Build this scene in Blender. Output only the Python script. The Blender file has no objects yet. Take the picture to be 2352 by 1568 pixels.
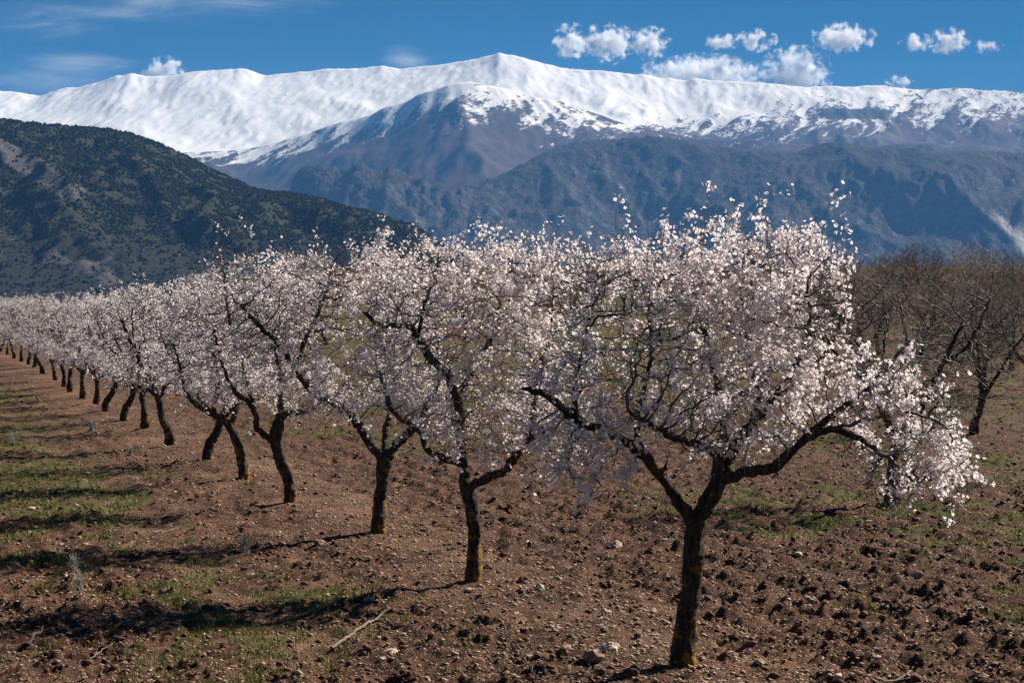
import bpy, math, random
import numpy as np
from mathutils import Vector, Matrix

random.seed(7)
RNG = np.random.default_rng(11)
SC = bpy.context.scene
COL = SC.collection

# ------------------------------------------------------------------ camera, sky, sun, exposure
CAM_H = 3.1
F = 5000.0                       # focal length in units of a 2352 px wide picture
PITCH = math.atan(104.0 / F)
cam_data = bpy.data.cameras.new("camera")
cam_data.sensor_width = 36.0
cam_data.lens = 36.0 * F / 2352.0
cam_data.clip_start = 0.1
cam_data.clip_end = 90000.0
cam = bpy.data.objects.new("camera", cam_data)
cam.location = (0, 0, CAM_H)
cam.rotation_euler = (math.pi / 2 - PITCH, 0, 0)
COL.objects.link(cam)
SC.camera = cam

SUN_EL, SUN_AZ = math.radians(36), math.radians(53)      # azimuth clockwise from +Y (view direction)
world = bpy.data.worlds.new("World")
SC.world = world
world.use_nodes = True
wn = world.node_tree
wn.nodes.clear()
w_out = wn.nodes.new("ShaderNodeOutputWorld")
w_bg = wn.nodes.new("ShaderNodeBackground")
w_sky = wn.nodes.new("ShaderNodeTexSky")
w_sky.sky_type = 'NISHITA'
w_sky.sun_disc = False
w_sky.sun_elevation = SUN_EL
w_sky.sun_rotation = SUN_AZ
w_sky.altitude = 2500
w_sky.air_density = 1.0
w_sky.dust_density = 0.0
w_sky.ozone_density = 4.0
w_hs = wn.nodes.new("ShaderNodeHueSaturation")
w_hs.inputs['Saturation'].default_value = 1.6
w_hs.inputs['Value'].default_value = 0.40
wn.links.new(w_sky.outputs[0], w_hs.inputs['Color'])
wn.links.new(w_hs.outputs[0], w_bg.inputs['Color'])
w_bg.inputs['Strength'].default_value = 0.05
wn.links.new(w_bg.outputs[0], w_out.inputs['Surface'])

sun_data = bpy.data.lights.new("sun", 'SUN')
sun_data.energy = 5.0
sun_data.angle = math.radians(0.5)
sun_data.color = (1.0, 0.935, 0.835)
sun = bpy.data.objects.new("sun", sun_data)
S = Vector((math.sin(SUN_AZ) * math.cos(SUN_EL), math.cos(SUN_AZ) * math.cos(SUN_EL), math.sin(SUN_EL)))
sun.rotation_euler = S.to_track_quat('Z', 'Y').to_euler()
sun.location = (60, 60, 80)
COL.objects.link(sun)

SC.view_settings.view_transform = 'Standard'
SC.view_settings.look = 'None'
SC.view_settings.exposure = 1.0
SC.view_settings.gamma = 1.0
SC.view_settings.use_curve_mapping = False
SC.render.engine = 'CYCLES'
cy = SC.cycles
cy.use_denoising = True
cy.denoising_prefilter = 'ACCURATE'
SC.render.filter_size = 1.15
cy.max_bounces = 32
cy.diffuse_bounces = 2
cy.glossy_bounces = 2
cy.transmission_bounces = 4
cy.transparent_max_bounces = 8
cy.volume_bounces = 32
cy.volume_max_steps = 128
cy.sample_clamp_indirect = 4.0

# ------------------------------------------------------------------ helpers
CP, SP = math.cos(PITCH), math.sin(PITCH)


def ray(vx, vy):
    """direction of a picture point (2352 x 1568 units), scaled so that y = 1"""
    a = (np.asarray(vx, float) - 1176.0) / F
    b = (784.0 - np.asarray(vy, float)) / F
    y = CP + b * SP
    return a / y, (-SP + b * CP) / y


def at(vx, vy, d):
    X, Z = ray(vx, vy)
    return np.array([X * d, d, CAM_H + Z * d])


def on_ground(vx, vy):
    X, Z = ray(vx, vy)
    d = 0.0 - CAM_H
    d = d / Z
    return float(X * d), float(d)


def _h2(xi, yi, seed):
    h = (xi * 374761393 + yi * 668265263 + seed * 982451653) & 0xFFFFFFFF
    h = ((h ^ (h >> 13)) * 1274126177) & 0xFFFFFFFF
    return (h ^ (h >> 16)) & 0xFFFFFFFF


def perlin(x, y, seed=0):
    x = np.asarray(x, float); y = np.asarray(y, float)
    xi = np.floor(x).astype(np.int64); yi = np.floor(y).astype(np.int64)
    fx = x - xi; fy = y - yi
    u = fx * fx * fx * (fx * (fx * 6 - 15) + 10); v = fy * fy * fy * (fy * (fy * 6 - 15) + 10)

    def g(ix, iy, dx, dy):
        a = _h2(ix, iy, seed) * (2 * math.pi / 4294967296.0)
        return np.cos(a) * dx + np.sin(a) * dy
    n00 = g(xi, yi, fx, fy); n10 = g(xi + 1, yi, fx - 1, fy)
    n01 = g(xi, yi + 1, fx, fy - 1); n11 = g(xi + 1, yi + 1, fx - 1, fy - 1)
    return ((n00 * (1 - u) + n10 * u) * (1 - v) + (n01 * (1 - u) + n11 * u) * v) * 1.5


def fbm(x, y, octaves=5, seed=0, gain=0.5, lac=2.03):
    s = 0; a = 1.0; f = 1.0; t = 0
    for o in range(octaves):
        s = s + a * perlin(x * f + 17.3 * o, y * f - 9.1 * o, seed + o)
        t += a; a *= gain; f *= lac
    return s / t


def ridged(x, y, octaves=5, seed=0, gain=0.5, lac=2.03):
    s = 0; a = 1.0; f = 1.0; t = 0
    for o in range(octaves):
        n = 1 - np.abs(perlin(x * f + 17.3 * o, y * f - 9.1 * o, seed + o)) * 1.6
        s = s + a * n * n
        t += a; a *= gain; f *= lac
    return s / t


def noise3(p, seed=0):
    p = np.asarray(p, float)
    i = np.floor(p).astype(np.int64); f = p - i
    w = f * f * (3 - 2 * f)
    r = 0
    for dx in (0, 1):
        for dy in (0, 1):
            for dz in (0, 1):
                h = _h2(i[:, 0] + dx + (i[:, 2] + dz) * 7919, i[:, 1] + dy, seed) / 4294967296.0
                r = r + h * (w[:, 0] if dx else 1 - w[:, 0]) * (w[:, 1] if dy else 1 - w[:, 1]) * (w[:, 2] if dz else 1 - w[:, 2])
    return r * 2 - 1


def sstep(a, b, x):
    t = np.clip((np.asarray(x, float) - a) / (b - a), 0, 1)
    return t * t * (3 - 2 * t)


def new_mesh(name, V, polys, attrs=None, smooth=True):
    """polys: (n, k) integer array or list of such arrays; attrs: {name: (kind, per-vertex data)}"""
    me = bpy.data.meshes.new(name)
    V = np.ascontiguousarray(V, dtype=np.float32)
    if not isinstance(polys, list):
        polys = [polys]
    polys = [np.asarray(p, dtype=np.int32) for p in polys if len(p)]
    me.vertices.add(len(V))
    me.vertices.foreach_set("co", V.ravel())
    loops = np.concatenate([p.ravel() for p in polys])
    sizes = np.concatenate([np.full(len(p), p.shape[1], np.int32) for p in polys])
    starts = np.concatenate([[0], np.cumsum(sizes)[:-1]]).astype(np.int32)
    me.loops.add(len(loops))
    me.loops.foreach_set("vertex_index", loops)
    me.polygons.add(len(sizes))
    me.polygons.foreach_set("loop_start", starts)
    me.polygons.foreach_set("loop_total", sizes)
    me.polygons.foreach_set("use_smooth", np.full(len(sizes), bool(smooth)))
    for k, (kind, data) in (attrs or {}).items():
        at_ = me.attributes.new(k, kind, 'POINT')
        data = np.ascontiguousarray(data, dtype=np.float32)
        if kind == 'FLOAT':
            at_.data.foreach_set("value", data.ravel())
        else:
            at_.data.foreach_set("color", data.ravel())
    me.update(calc_edges=True)
    return me


def put(name, me, mat=None, parent=None, loc=None):
    o = bpy.data.objects.new(name, me)
    COL.objects.link(o)
    if mat is not None and me is not None and not me.materials:
        me.materials.append(mat)
    if parent is not None:
        o.parent = parent
    if loc is not None:
        o.location = loc
    return o


def tag(o, label=None, cat=None, group=None, kind=None):
    if label: o['label'] = label
    if cat: o['category'] = cat
    if group: o['group'] = group
    if kind: o['kind'] = kind
    return o


def grid_polys(nr, nc):
    i = np.arange(nr - 1)[:, None] * nc + np.arange(nc - 1)[None, :]
    i = i.ravel()
    return np.stack([i, i + 1, i + nc + 1, i + nc], 1)


# ------------------------------------------------------------------ node helpers
class NT:
    def __init__(self, name):
        self.m = bpy.data.materials.new(name)
        self.m.use_nodes = True
        self.t = self.m.node_tree
        self.t.nodes.clear()
        self.out = self.t.nodes.new("ShaderNodeOutputMaterial")

    def n(self, typ, **kw):
        nd = self.t.nodes.new(typ)
        for k, v in kw.items():
            setattr(nd, k, v)
        return nd

    def l(self, a, b):
        self.t.links.new(a, b)

    def set(self, sock, v):
        if hasattr(v, 'node'):
            self.l(v, sock)
        else:
            if isinstance(v, (tuple, list)) and len(v) == 3 and sock.type == 'RGBA':
                v = (*v, 1)
            sock.default_value = v

    def attr(self, name):
        return self.n("ShaderNodeAttribute", attribute_name=name)

    def pos(self):
        return self.n("ShaderNodeNewGeometry").outputs['Position']

    def obj(self):
        return self.n("ShaderNodeTexCoord").outputs['Object']

    def noise(self, vec, scale, detail=4, rough=0.55, dist=0.0):
        nd = self.n("ShaderNodeTexNoise")
        self.l(vec, nd.inputs['Vector'])
        nd.inputs['Scale'].default_value = scale
        nd.inputs['Detail'].default_value = detail
        nd.inputs['Roughness'].default_value = rough
        nd.inputs['Distortion'].default_value = dist
        return nd.outputs[0]

    def voro(self, vec, scale, feature='F1', rand=1.0):
        nd = self.n("ShaderNodeTexVoronoi", feature=feature)
        self.l(vec, nd.inputs['Vector'])
        nd.inputs['Scale'].default_value = scale
        nd.inputs['Randomness'].default_value = rand
        return nd

    def math(self, op, a, b=0.0, c=0.0, clamp=False):
        nd = self.n("ShaderNodeMath", operation=op, use_clamp=clamp)
        for s, v in zip(nd.inputs, (a, b, c)):
            self.set(s, v)
        return nd.outputs[0]

    def ramp(self, fac, a, b, lo=0.0, hi=1.0):
        nd = self.n("ShaderNodeMapRange")
        nd.interpolation_type = 'SMOOTHSTEP'
        self.set(nd.inputs['Value'], fac)
        for nm, v in (('From Min', a), ('From Max', b), ('To Min', lo), ('To Max', hi)):
            nd.inputs[nm].default_value = v
        return nd.outputs[0]

    def mix(self, fac, a, b, blend='MIX'):
        nd = self.n("ShaderNodeMix", data_type='RGBA', blend_type=blend)
        self.set(nd.inputs[0], fac)
        self.set(nd.inputs[6], a)
        self.set(nd.inputs[7], b)
        return nd.outputs[2]

    def mapping(self, vec, scale, rot=(0, 0, 0)):
        nd = self.n("ShaderNodeMapping")
        self.l(vec, nd.inputs['Vector'])
        nd.inputs['Scale'].default_value = scale
        nd.inputs['Rotation'].default_value = rot
        return nd.outputs[0]

    def bump(self, h, strength, dist):
        nd = self.n("ShaderNodeBump")
        self.set(nd.inputs['Height'], h)
        nd.inputs['Strength'].default_value = strength
        nd.inputs['Distance'].default_value = dist
        return nd.outputs[0]

    def surface(self, color, rough=0.9, normal=None, spec=0.2):
        b = self.n("ShaderNodeBsdfPrincipled")
        self.set(b.inputs['Base Color'], color)
        self.set(b.inputs['Roughness'], rough)
        b.inputs['Specular IOR Level'].default_value = spec
        if normal is not None:
            self.l(normal, b.inputs['Normal'])
        self.l(b.outputs[0], self.out.inputs['Surface'])
        return b


# ------------------------------------------------------------------ the lie of the land
def land(x, y):
    """smooth height of the orchard ground and of the valley beyond it"""
    x = np.asarray(x, float); y = np.asarray(y, float)
    a = x / np.maximum(y, 1.0)
    w = 0.05 + 0.95 * sstep(-0.21, -0.07, a)
    h = 6.2 * sstep(60, 235, y) * w
    h = h * (1 - sstep(250, 600, y)) - 14 * sstep(260, 900, y)
    h = h + 0.07 * perlin(x / 9.0, y / 14.0, 5) * sstep(19, 40, y) * (1 - sstep(200, 400, y))
    # low stony bank along the tree row
    p = (x - 1.44) * 0.958 + (y - 18.3) * 0.286
    h = h + 0.11 * (np.exp(-(p / 1.1) ** 2) - 1) * (1 - sstep(100, 200, y))
    return h


def grass_mask(x, y):
    p = (x - 1.44) * 0.958 + (y - 18.3) * 0.286           # distance to the right of the front row
    n = fbm(x / 0.8, y / 1.5, 5, 31, 0.6)
    n2 = fbm(x / 5.0, y / 9.0, 3, 37)
    left = np.exp(-((p + 3.7) / 1.9) ** 2) * 0.60 + 0.12 * sstep(30, 45, y) * (p < -1.2)          # strip between the wheel tracks
    right = sstep(2.0, 6.0, p) * 0.46
    farr = sstep(40, 75, y) * (0.35 - 0.33 * sstep(0.08, 0.16, x / y))
    m = left + right + farr * (1 - left) + n * 1.25 + n2 * 0.8 - 0.33
    near = 1 - np.maximum(0.75 * (1 - sstep(17, 24, y)) * sstep(-2.6, -1.8, x), 0.6 * (1 - sstep(18.2, 21.5, y)))
    return np.clip(m * 1.6, 0, 1) * near * (1 - 0.8 * np.exp(-(p / 1.3) ** 2))


def clod_mask(x, y):
    p = (x - 1.44) * 0.958 + (y - 18.3) * 0.286
    n = fbm(x / 1.1, y / 1.1, 3, 77)
    t = 0.55 + 0.9 * n + 0.3 * sstep(0.6, 2.5, p) - 0.55 * np.exp(-((p + 0.1) / 0.9) ** 2) \
        - 0.35 * np.exp(-((p + 2.7) / 0.5) ** 2) - 0.5 * np.exp(-((p + 5.7) / 0.5) ** 2)
    return np.clip(t, 0, 1)


def micro(x, y, cell):
    """clods and crumbs of the tilled soil, fading where the mesh gets too coarse to hold them"""
    c = clod_mask(x, y)
    g = grass_mask(x, y)
    f1 = 1 - sstep(0.10, 0.35, cell); f2 = 1 - sstep(0.03, 0.10, cell); f3 = 1 - sstep(0.015, 0.05, cell)
    h = 0.05 * (fbm(x / 0.9, y / 0.9, 2, 3)) * (1 - sstep(0.3, 1.0, cell))
    b1 = 1 - np.abs(perlin(x / 0.30, y / 0.30, 8)) * 1.9
    h = h + f1 * 0.05 * (0.35 + 0.65 * c) * np.clip(b1, -0.3, 1)
    lump = sstep(0.16, 0.5, perlin(x / 0.17 + 0.4 * perlin(x / 0.1, y / 0.1, 19), y / 0.17, 9))
    h = h + f1 * 0.050 * c * lump
    lump2 = sstep(0.12, 0.5, perlin(x / 0.085, y / 0.085, 10))
    h = h + f2 * 0.034 * (0.35 + 0.65 * c) * lump2
    h = h + f3 * 0.016 * (0.45 + 0.55 * c) * perlin(x / 0.04, y / 0.04, 12)
    pp = (x - 1.44) * 0.958 + (y - 18.3) * 0.286
    h = h + f1 * 0.035 * c * np.cos(2 * math.pi * pp / 0.55 + 3.0 * fbm(x / 1.2, y / 1.2, 2, 15))
    big = sstep(0.30, 0.55, perlin(x / 0.42, y / 0.42, 16))
    h = h + f1 * 0.032 * c * big * (0.6 + 0.8 * perlin(x / 0.12, y / 0.12, 17))
    h = h * (1 - 0.45 * g)
    p = (x - 1.44) * 0.958 + (y - 18.3) * 0.286
    for q in (-2.7, -5.7):                                   # wheel tracks
        h = h - 0.045 * np.exp(-((p - q) / 0.28) ** 2) * f1
    return h


def ground_z(x, y):
    y_ = np.asarray(y, float)
    cell = np.maximum(0.018, y_ * 0.0011)
    return land(x, y) + micro(np.asarray(x, float), y_, cell)


# ------------------------------------------------------------------ ground
def build_ground():
    rows = [11.5]
    while rows[-1] < 14000:
        y = rows[-1]
        if y < 15.5: s = 0.25
        else:
            s = max(0.024, 0.00009 * y * y * (1 if y < 70 else 1 + (y - 70) / 45))
            s = min(s, y * 0.10)
        rows.append(y + s)
    rows = np.array(rows)
    u = np.linspace(-1, 1, 560)
    Y = np.repeat(rows[:, None], len(u), 1)
    X = u[None, :] * (rows[:, None] * 0.262 + 0.35)
    far = sstep(60, 500, rows)[:, None]
    X = X * (1 + 0.35 * far)
    dx = (X[:, 1:2] - X[:, 0:1])
    dy = np.gradient(rows)[:, None]
    cell = np.maximum(dx, np.minimum(dy, dx * 3)) * np.ones_like(X)
    Z = land(X, Y)
    near = rows < 260
    Z[near] += micro(X[near], Y[near], cell[near])
    V = np.stack([X, Y, Z], -1).reshape(-1, 3)
    g = grass_mask(X, Y).ravel()
    c = clod_mask(X, Y).ravel()
    me = new_mesh("ground", V, grid_polys(len(rows), len(u)), {'grass': ('FLOAT', g), 'clod': ('FLOAT', c)})
    print("ground rows", len(rows), "tris", 2 * (len(rows) - 1) * (len(u) - 1), "zmin", Z.min())
    return me


def ground_material():
    t = NT("soil")
    p = t.pos()
    g = t.attr('grass').outputs['Fac']
    c = t.attr('clod').outputs['Fac']
    n1 = t.noise(p, 0.6, 4); n2 = t.noise(p, 5.0, 5, 0.65); n3 = t.noise(p, 42.0, 4, 0.7)
    base = t.mix(t.ramp(n2, 0.32, 0.68), (0.064, 0.026, 0.014), (0.158, 0.073, 0.040))
    base = t.mix(t.ramp(n3, 0.38, 0.66), t.mix(0.7, base, (0.032, 0.016, 0.010)), base)
    pale = t.math('MULTIPLY', t.ramp(n1, 0.42, 0.66), t.math('SUBTRACT', 1.0, t.ramp(c, 0.15, 0.65)))
    base = t.mix(t.math('MULTIPLY', pale, 0.6), base, (0.235, 0.128, 0.078))
    damp = t.ramp(t.noise(t.mapping(p, (0.55, 0.35, 1)), 1.0, 5, 0.6), 0.42, 0.62)
    base = t.mix(t.math('MULTIPLY', damp, t.math('ADD', 0.25, t.math('MULTIPLY', c, 0.35))), base, (0.040, 0.020, 0.013))
    # crumbs and small pebbles
    v = t.voro(p, 26.0)
    sel = t.ramp(v.outputs['Color'], 0.62, 0.72)
    dot = t.math('MULTIPLY', t.ramp(v.outputs['Distance'], 0.42, 0.26), sel)
    v2 = t.voro(p, 60.0)
    sel2 = t.ramp(v2.outputs['Color'], 0.60, 0.7)
    dot2 = t.math('MULTIPLY', t.ramp(v2.outputs['Distance'], 0.44, 0.3), sel2)
    dot = t.math('MAXIMUM', t.math('MULTIPLY', dot, 0.75), t.math('MULTIPLY', dot2, 0.6))
    base = t.mix(dot, base, (0.50, 0.34, 0.23))
    # grass colour
    gn = t.noise(p, 11.0, 5, 0.7)
    gm = t.ramp(t.math('ADD', t.math('MULTIPLY', g, 1.1), t.math('MULTIPLY', t.math('SUBTRACT', gn, 0.5), 1.3)), 0.35, 0.75)
    gc = t.mix(t.ramp(n3, 0.3, 0.7), (0.040, 0.040, 0.011), (0.098, 0.090, 0.026))
    gc = t.mix(t.ramp(n1, 0.4, 0.75, 0, 0.55), gc, (0.17, 0.15, 0.055))
    base = t.mix(t.math('MULTIPLY', gm, 0.85), base, gc)
    # the far slope and valley
    sep = t.n("ShaderNodeSeparateXYZ"); t.l(p, sep.inputs[0])
    fy = t.ramp(sep.outputs[1], 130.0, 240.0)
    nf = t.noise(p, 0.12, 5, 0.65)
    farc = t.mix(t.ramp(nf, 0.35, 0.65), (0.042, 0.036, 0.016), (0.095, 0.070, 0.034))
    base = t.mix(fy, base, farc)
    h = t.math('ADD', t.math('MULTIPLY', n3, 0.5), t.math('MULTIPLY', dot, 0.35))
    t.surface(base, 0.95, t.bump(h, 1.0, 0.05), 0.12)
    return t.m


# ------------------------------------------------------------------ mountains
def interp_profile(tab, vx):
    tab = np.array(tab, float)
    return np.interp(vx, tab[:, 0], tab[:, 1])


def erode(H, cx, cy, n=50000, steps=46, k=0.30, cap=3.2, seed=1, passes=2):
    r = np.random.default_rng(seed)
    ny, nx = H.shape
    H = H.copy()
    for ps in range(passes):
        px = r.uniform(1, nx - 3, n); py = r.uniform(1, ny - 3, n)
        vx = np.zeros(n); vy = np.zeros(n); sed = np.zeros(n); wat = np.ones(n)
        for s in range(steps):
            ix = px.astype(int); iy = py.astype(int)
            fx = px - ix; fy = py - iy
            idx = iy * nx + ix
            Hf = H.ravel()
            h00 = Hf[idx]; h10 = Hf[idx + 1]; h01 = Hf[idx + nx]; h11 = Hf[idx + nx + 1]
            gx = ((h10 - h00) * (1 - fy) + (h11 - h01) * fy) / cx
            gy = ((h01 - h00) * (1 - fx) + (h11 - h10) * fx) / cy
            h = h00 * (1 - fx) * (1 - fy) + h10 * fx * (1 - fy) + h01 * (1 - fx) * fy + h11 * fx * fy
            vx = vx * 0.35 - gx * 0.65; vy = vy * 0.35 - gy * 0.65
            L = np.sqrt(vx * vx + vy * vy) + 1e-9
            st = min(cx, cy)
            npx = np.clip(px + vx / L * st / cx, 1, nx - 3); npy = np.clip(py + vy / L * st / cy, 1, ny - 3)
            jx = npx.astype(int); jy = npy.astype(int)
            kx = npx - jx; ky = npy - jy
            jd = jy * nx + jx
            h2 = Hf[jd] * (1 - kx) * (1 - ky) + Hf[jd + 1] * kx * (1 - ky) + Hf[jd + nx] * (1 - kx) * ky + Hf[jd + nx + 1] * kx * ky
            dh = h2 - h
            c = np.maximum(-dh, 0.01) * cap * wat
            dep = np.where(dh > 0, np.minimum(dh, sed), np.where(sed > c, (sed - c) * 0.25, -np.minimum((c - sed) * k, np.maximum(-dh, 0))))
            sed = sed - dep
            D = np.zeros(nx * ny)
            for w_, o in (((1 - fx) * (1 - fy), 0), (fx * (1 - fy), 1), ((1 - fx) * fy, nx), (fx * fy, nx + 1)):
                D += np.bincount(idx + o, weights=dep * w_, minlength=nx * ny)
            lim = 0.12 * st
            H += np.clip(D, -lim, lim).reshape(ny, nx)
            px, py = npx, npy
            wat *= 0.985
    return H


def blur(A, n=1):
    for _ in range(n):
        B = np.pad(A, 1, mode='edge')
        A = (B[:-2, 1:-1] + B[2:, 1:-1] + B[1:-1, :-2] + B[1:-1, 2:] + 4 * B[1:-1, 1:-1]) / 8
    return A


def smooth1(v, n):
    n = n | 1
    k = np.hanning(n + 2)[1:-1]; k /= k.sum()
    return np.convolve(np.pad(v, n // 2, mode='edge'), k, 'valid')


def fit_skyline(H, xs, ys, table, yref):
    """scale each column so that its highest line of sight meets the measured skyline"""
    ang = ((H - CAM_H) / ys[:, None])
    k = ang.argmax(0)
    have = ang.max(0)
    yk = ys[k]
    vx = 1176 + xs / yk * F
    _, Z = ray(vx, interp_profile(table, vx))
    r = np.where(have > 1e-4, Z / np.maximum(have, 1e-4), 1.0)
    r = np.clip(r, 0.6, 1.6)
    ker = np.ones(3) / 3
    r = np.convolve(np.pad(r, 1, mode='edge'), ker, 'valid')
    wide = len(xs) // 5 | 1
    ker = np.hanning(wide + 2)[1:-1]; ker /= ker.sum()
    rs = np.convolve(np.pad(r, wide // 2, mode='edge'), ker, 'valid')
    w = np.exp(-((ys[:, None] - yk[None, :]) / (0.045 * yref)) ** 2)
    w = np.where(ys[:, None] > yk[None, :], 1.0, w)
    pos = np.maximum(H, 0)
    return np.minimum(H, 0) + pos * (r[None, :] * w + rs[None, :] * (1 - w))


SKYLINE = [(-600, 240), (-200, 222), (0, 208), (60, 214), (95, 221), (140, 203), (180, 201), (220, 190), (270, 175), (310, 168), (345, 176), (400, 173),
           (440, 165), (500, 161), (555, 158), (585, 165), (610, 173), (650, 170), (700, 165), (760, 158), (820, 157), (880, 152), (920, 158), (1000, 150),
           (1060, 141), (1100, 134), (1130, 127), (1148, 121), (1165, 125), (1210, 135), (1250, 147), (1300, 157), (1400, 165), (1460, 171), (1480, 169), (1520, 179),
           (1570, 184), (1592, 178), (1630, 185), (1700, 188), (1750, 190), (1850, 200), (1900, 197), (1950, 199), (2000, 196), (2050, 200), (2100, 206),
           (2200, 202), (2280, 208), (2352, 213), (2600, 225), (3000, 260)]
SPUR = [(-600, 420), (200, 400), (380, 352), (450, 347), (560, 342), (640, 325), (720, 302), (770, 281), (800, 277), (850, 266), (880, 246), (930, 236), (960, 216), (1000, 206), (1030, 193), (1060, 189), (1085, 190), (1110, 197),
        (1160, 206), (1220, 226), (1290, 244), (1350, 262), (1420, 285), (1500, 303), (1600, 318), (1720, 322), (1850, 330), (2100, 330), (2352, 340), (3000, 350)]


def build_snow_mountain():
    nx, ny = 660, 290
    xs = np.linspace(-6900, 6900, nx); ys = np.linspace(11500, 22600, ny)
    X, Y = np.meshgrid(xs, ys)
    yr = 20000 + 500 * perlin(xs / 2600.0, xs * 0 + 2.2, 4)
    vx = 1176 + xs / yr * F
    _, Zr = ray(vx, interp_profile(SKYLINE, vx))
    zr = Zr * yr
    y0 = 12300.0
    t = np.clip((Y - y0) / (yr - y0)[None, :], 0, None)
    prof = np.where(t < 1, 0.50 * t + 0.50 * t ** 1.9, 1 - 1.6 * (t - 1) ** 1.15)
    zw = smooth1(zr, len(xs) // 4)
    H = zw[None, :] * prof + (zr - zw)[None, :] * np.exp(-((Y - yr[None, :]) / 650.0) ** 2)
    # brown spur standing in front of the main crest
    ysp = 16600 + 700 * perlin(xs / 2200.0, xs * 0 + 8.2, 14)
    vxs = 1176 + xs / ysp * F
    _, Zs = ray(vxs, interp_profile(SPUR, vxs))
    zs = Zs * ysp
    ts = (Y - 12000.0) / (ysp - 12000.0)[None, :]
    front = zs[None, :] * (0.55 * np.clip(ts, 0, None) + 0.45 * np.clip(ts, 0, None) ** 2.2)
    back = zs[None, :] - 0.02 * (Y - ysp[None, :]) - 3e-5 * (Y - ysp[None, :]) ** 2
    spur = np.where(Y < ysp[None, :], front, back)
    k = 90.0
    H = np.where(np.abs(H - spur) < k, np.maximum(H, spur) + (k - np.abs(H - spur)) ** 2 / (4 * k), np.maximum(H, spur))
    crest = np.exp(-((Y - yr[None, :]) / 900.0) ** 2)
    crest2 = np.exp(-((Y - ysp[None, :]) / 800.0) ** 2) * (np.abs(H - spur) < 300)
    a0 = X / Y * F + 1176
    amp = sstep(0.0, 0.35, t) * (1 - 0.75 * crest) * (1 - 0.7 * crest2)
    amp = amp * np.interp(a0, [0, 700, 1300, 1700], [0.55, 0.6, 0.9, 1.0])
    cs, sn = math.cos(math.radians(24)), math.sin(math.radians(24))
    wx = X * cs - Y * sn + 260 * fbm(X / 1500, Y / 1500, 3, 91); wy = X * sn + Y * cs + 500 * fbm(X / 1500, Y / 1900, 3, 92)
    H = H + amp * (190 * fbm(X / 1500 + 0.35 * Y / 1500, Y / 2300, 4, 29) + 75 * (ridged(wx / 1700, wy / 5200, 3, 21) - 0.5) + np.interp(a0, [0, 900, 1300, 2352], [34, 40, 85, 85]) * (ridged(wx / 520, wy / 2000, 4, 23) - 0.5))
    face = sstep(0.0, 0.35, ts) * (1 - sstep(0.86, 1.0, ts))
    H = H + face * (150 * (ridged(wx / 1300 + 0.3 * fbm(X / 900, Y / 900, 2, 95), wy / 2300, 4, 27) - 0.5) + 90 * fbm(X / 1500, Y / 1500, 3, 28))
    H = erode(H, xs[1] - xs[0], ys[1] - ys[0], 30000, 60, 0.24, 2.2, 3, 2)
    H = blur(H, 1)
    H = fit_skyline(H, xs, ys, SKYLINE, 20000)
    H = H + 6 * fbm(wx / 90, wy / 400, 3, 55) * sstep(0.02, 0.3, t)
    rim = np.exp(-((Y - yr[None, :]) / 260.0) ** 2)
    H = H + rim * (11 * fbm(X / 210, Y / 400, 3, 57) + 9 * (ridged(X / 120, Y / 300, 3, 58) - 0.5) * np.interp(a0, [0, 450, 1000, 1450, 2352], [1.6, 0.7, 0.4, 1.3, 1.2]))
    H = H - 30 * (1 - sstep(-0.05, 0.05, t))
    H = np.minimum(H, 2275)
    # snow cover: depends on height above a snow line, hollows keep it, windy ribs lose it
    conc = blur(H, 10) - H
    conc2 = blur(H, 3) - H
    gxx = np.gradient(H, xs, axis=1); gyy = np.gradient(H, ys, axis=0)
    a = X / Y * F + 1176
    # height of the lower edge of the snow (metres) across the massif
    line = np.interp(a, [-600, 0, 200, 380, 470, 560, 680, 760, 850, 950, 1020, 1060, 1110, 1180, 1260, 1330, 1420, 1520, 1650, 1800, 1950, 2150, 2352, 3000],
                     [1000, 1030, 1050, 1050, 1040, 1010, 1040, 1090, 1150, 1230, 1280, 1300, 1310, 1330, 1380, 1370, 1320, 1210, 1200, 1220, 1250, 1290, 1320, 1360])
    dsp = np.interp(a, [480, 560, 800, 950, 1060, 1200, 1350, 1500, 1600], [60, 120, 190, 250, 330, 290, 220, 150, 100])
    wsp = sstep(500, 580, a) * (1 - sstep(1420, 1540, a))
    line = line * (1 - wsp) + (zs[None, :] - dsp) * wsp
    soft = np.interp(a, [0, 600, 1000, 1300, 1700, 2352], [150, 170, 240, 290, 380, 430])
    n = 1.45 * fbm(wx / 130, wy / 1400, 5, 66) + 0.5 * fbm(X / 520, Y / 900, 3, 67)
    s = (H - line) / soft + 0.030 * np.clip(conc, -6, 25) + 0.05 * np.clip(conc2, -5, 12) + 0.85 * n - 0.25 * sstep(0.05, 0.4, -gxx)
    s = s - np.interp(a, [0, 800, 1000, 1400, 1700, 1900, 2352], [-0.5, -0.15, 0.0, 0.0, 0.20, 0.40, 0.55])
    s = s - 1.6 * sstep(0.25, 0.5, fbm(wx / 300, wy / 260, 4, 68)) * np.exp(-((a - 215) / 110) ** 2) * sstep(1850, 1930, H) * 1.5
    top = sstep(1850, 2050, H) * (a > 420) * np.interp(a, [0, 1300, 1600, 1900], [2.0, 1.6, 0.6, 0.0])
    s = s + top
    # dark planted wood on the right shoulder
    wood = np.exp(-(((a - 1960) / 75) ** 2) ** 2) * sstep(0.3, 0.8, 1 - np.abs((H / Y * F) - 418) / 22)
    wood = wood * (Y < 19500)
    s = s * (1 - 0.9 * wood) - wood
    me = new_mesh("snow_mountain", np.stack([X, Y, H], -1).reshape(-1, 3), grid_polys(ny, nx),
                  {'snow': ('FLOAT', np.clip(s, -2, 3).ravel()), 'wood': ('FLOAT', wood.ravel())})
    t_ = NT("snow_and_rock")
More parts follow.
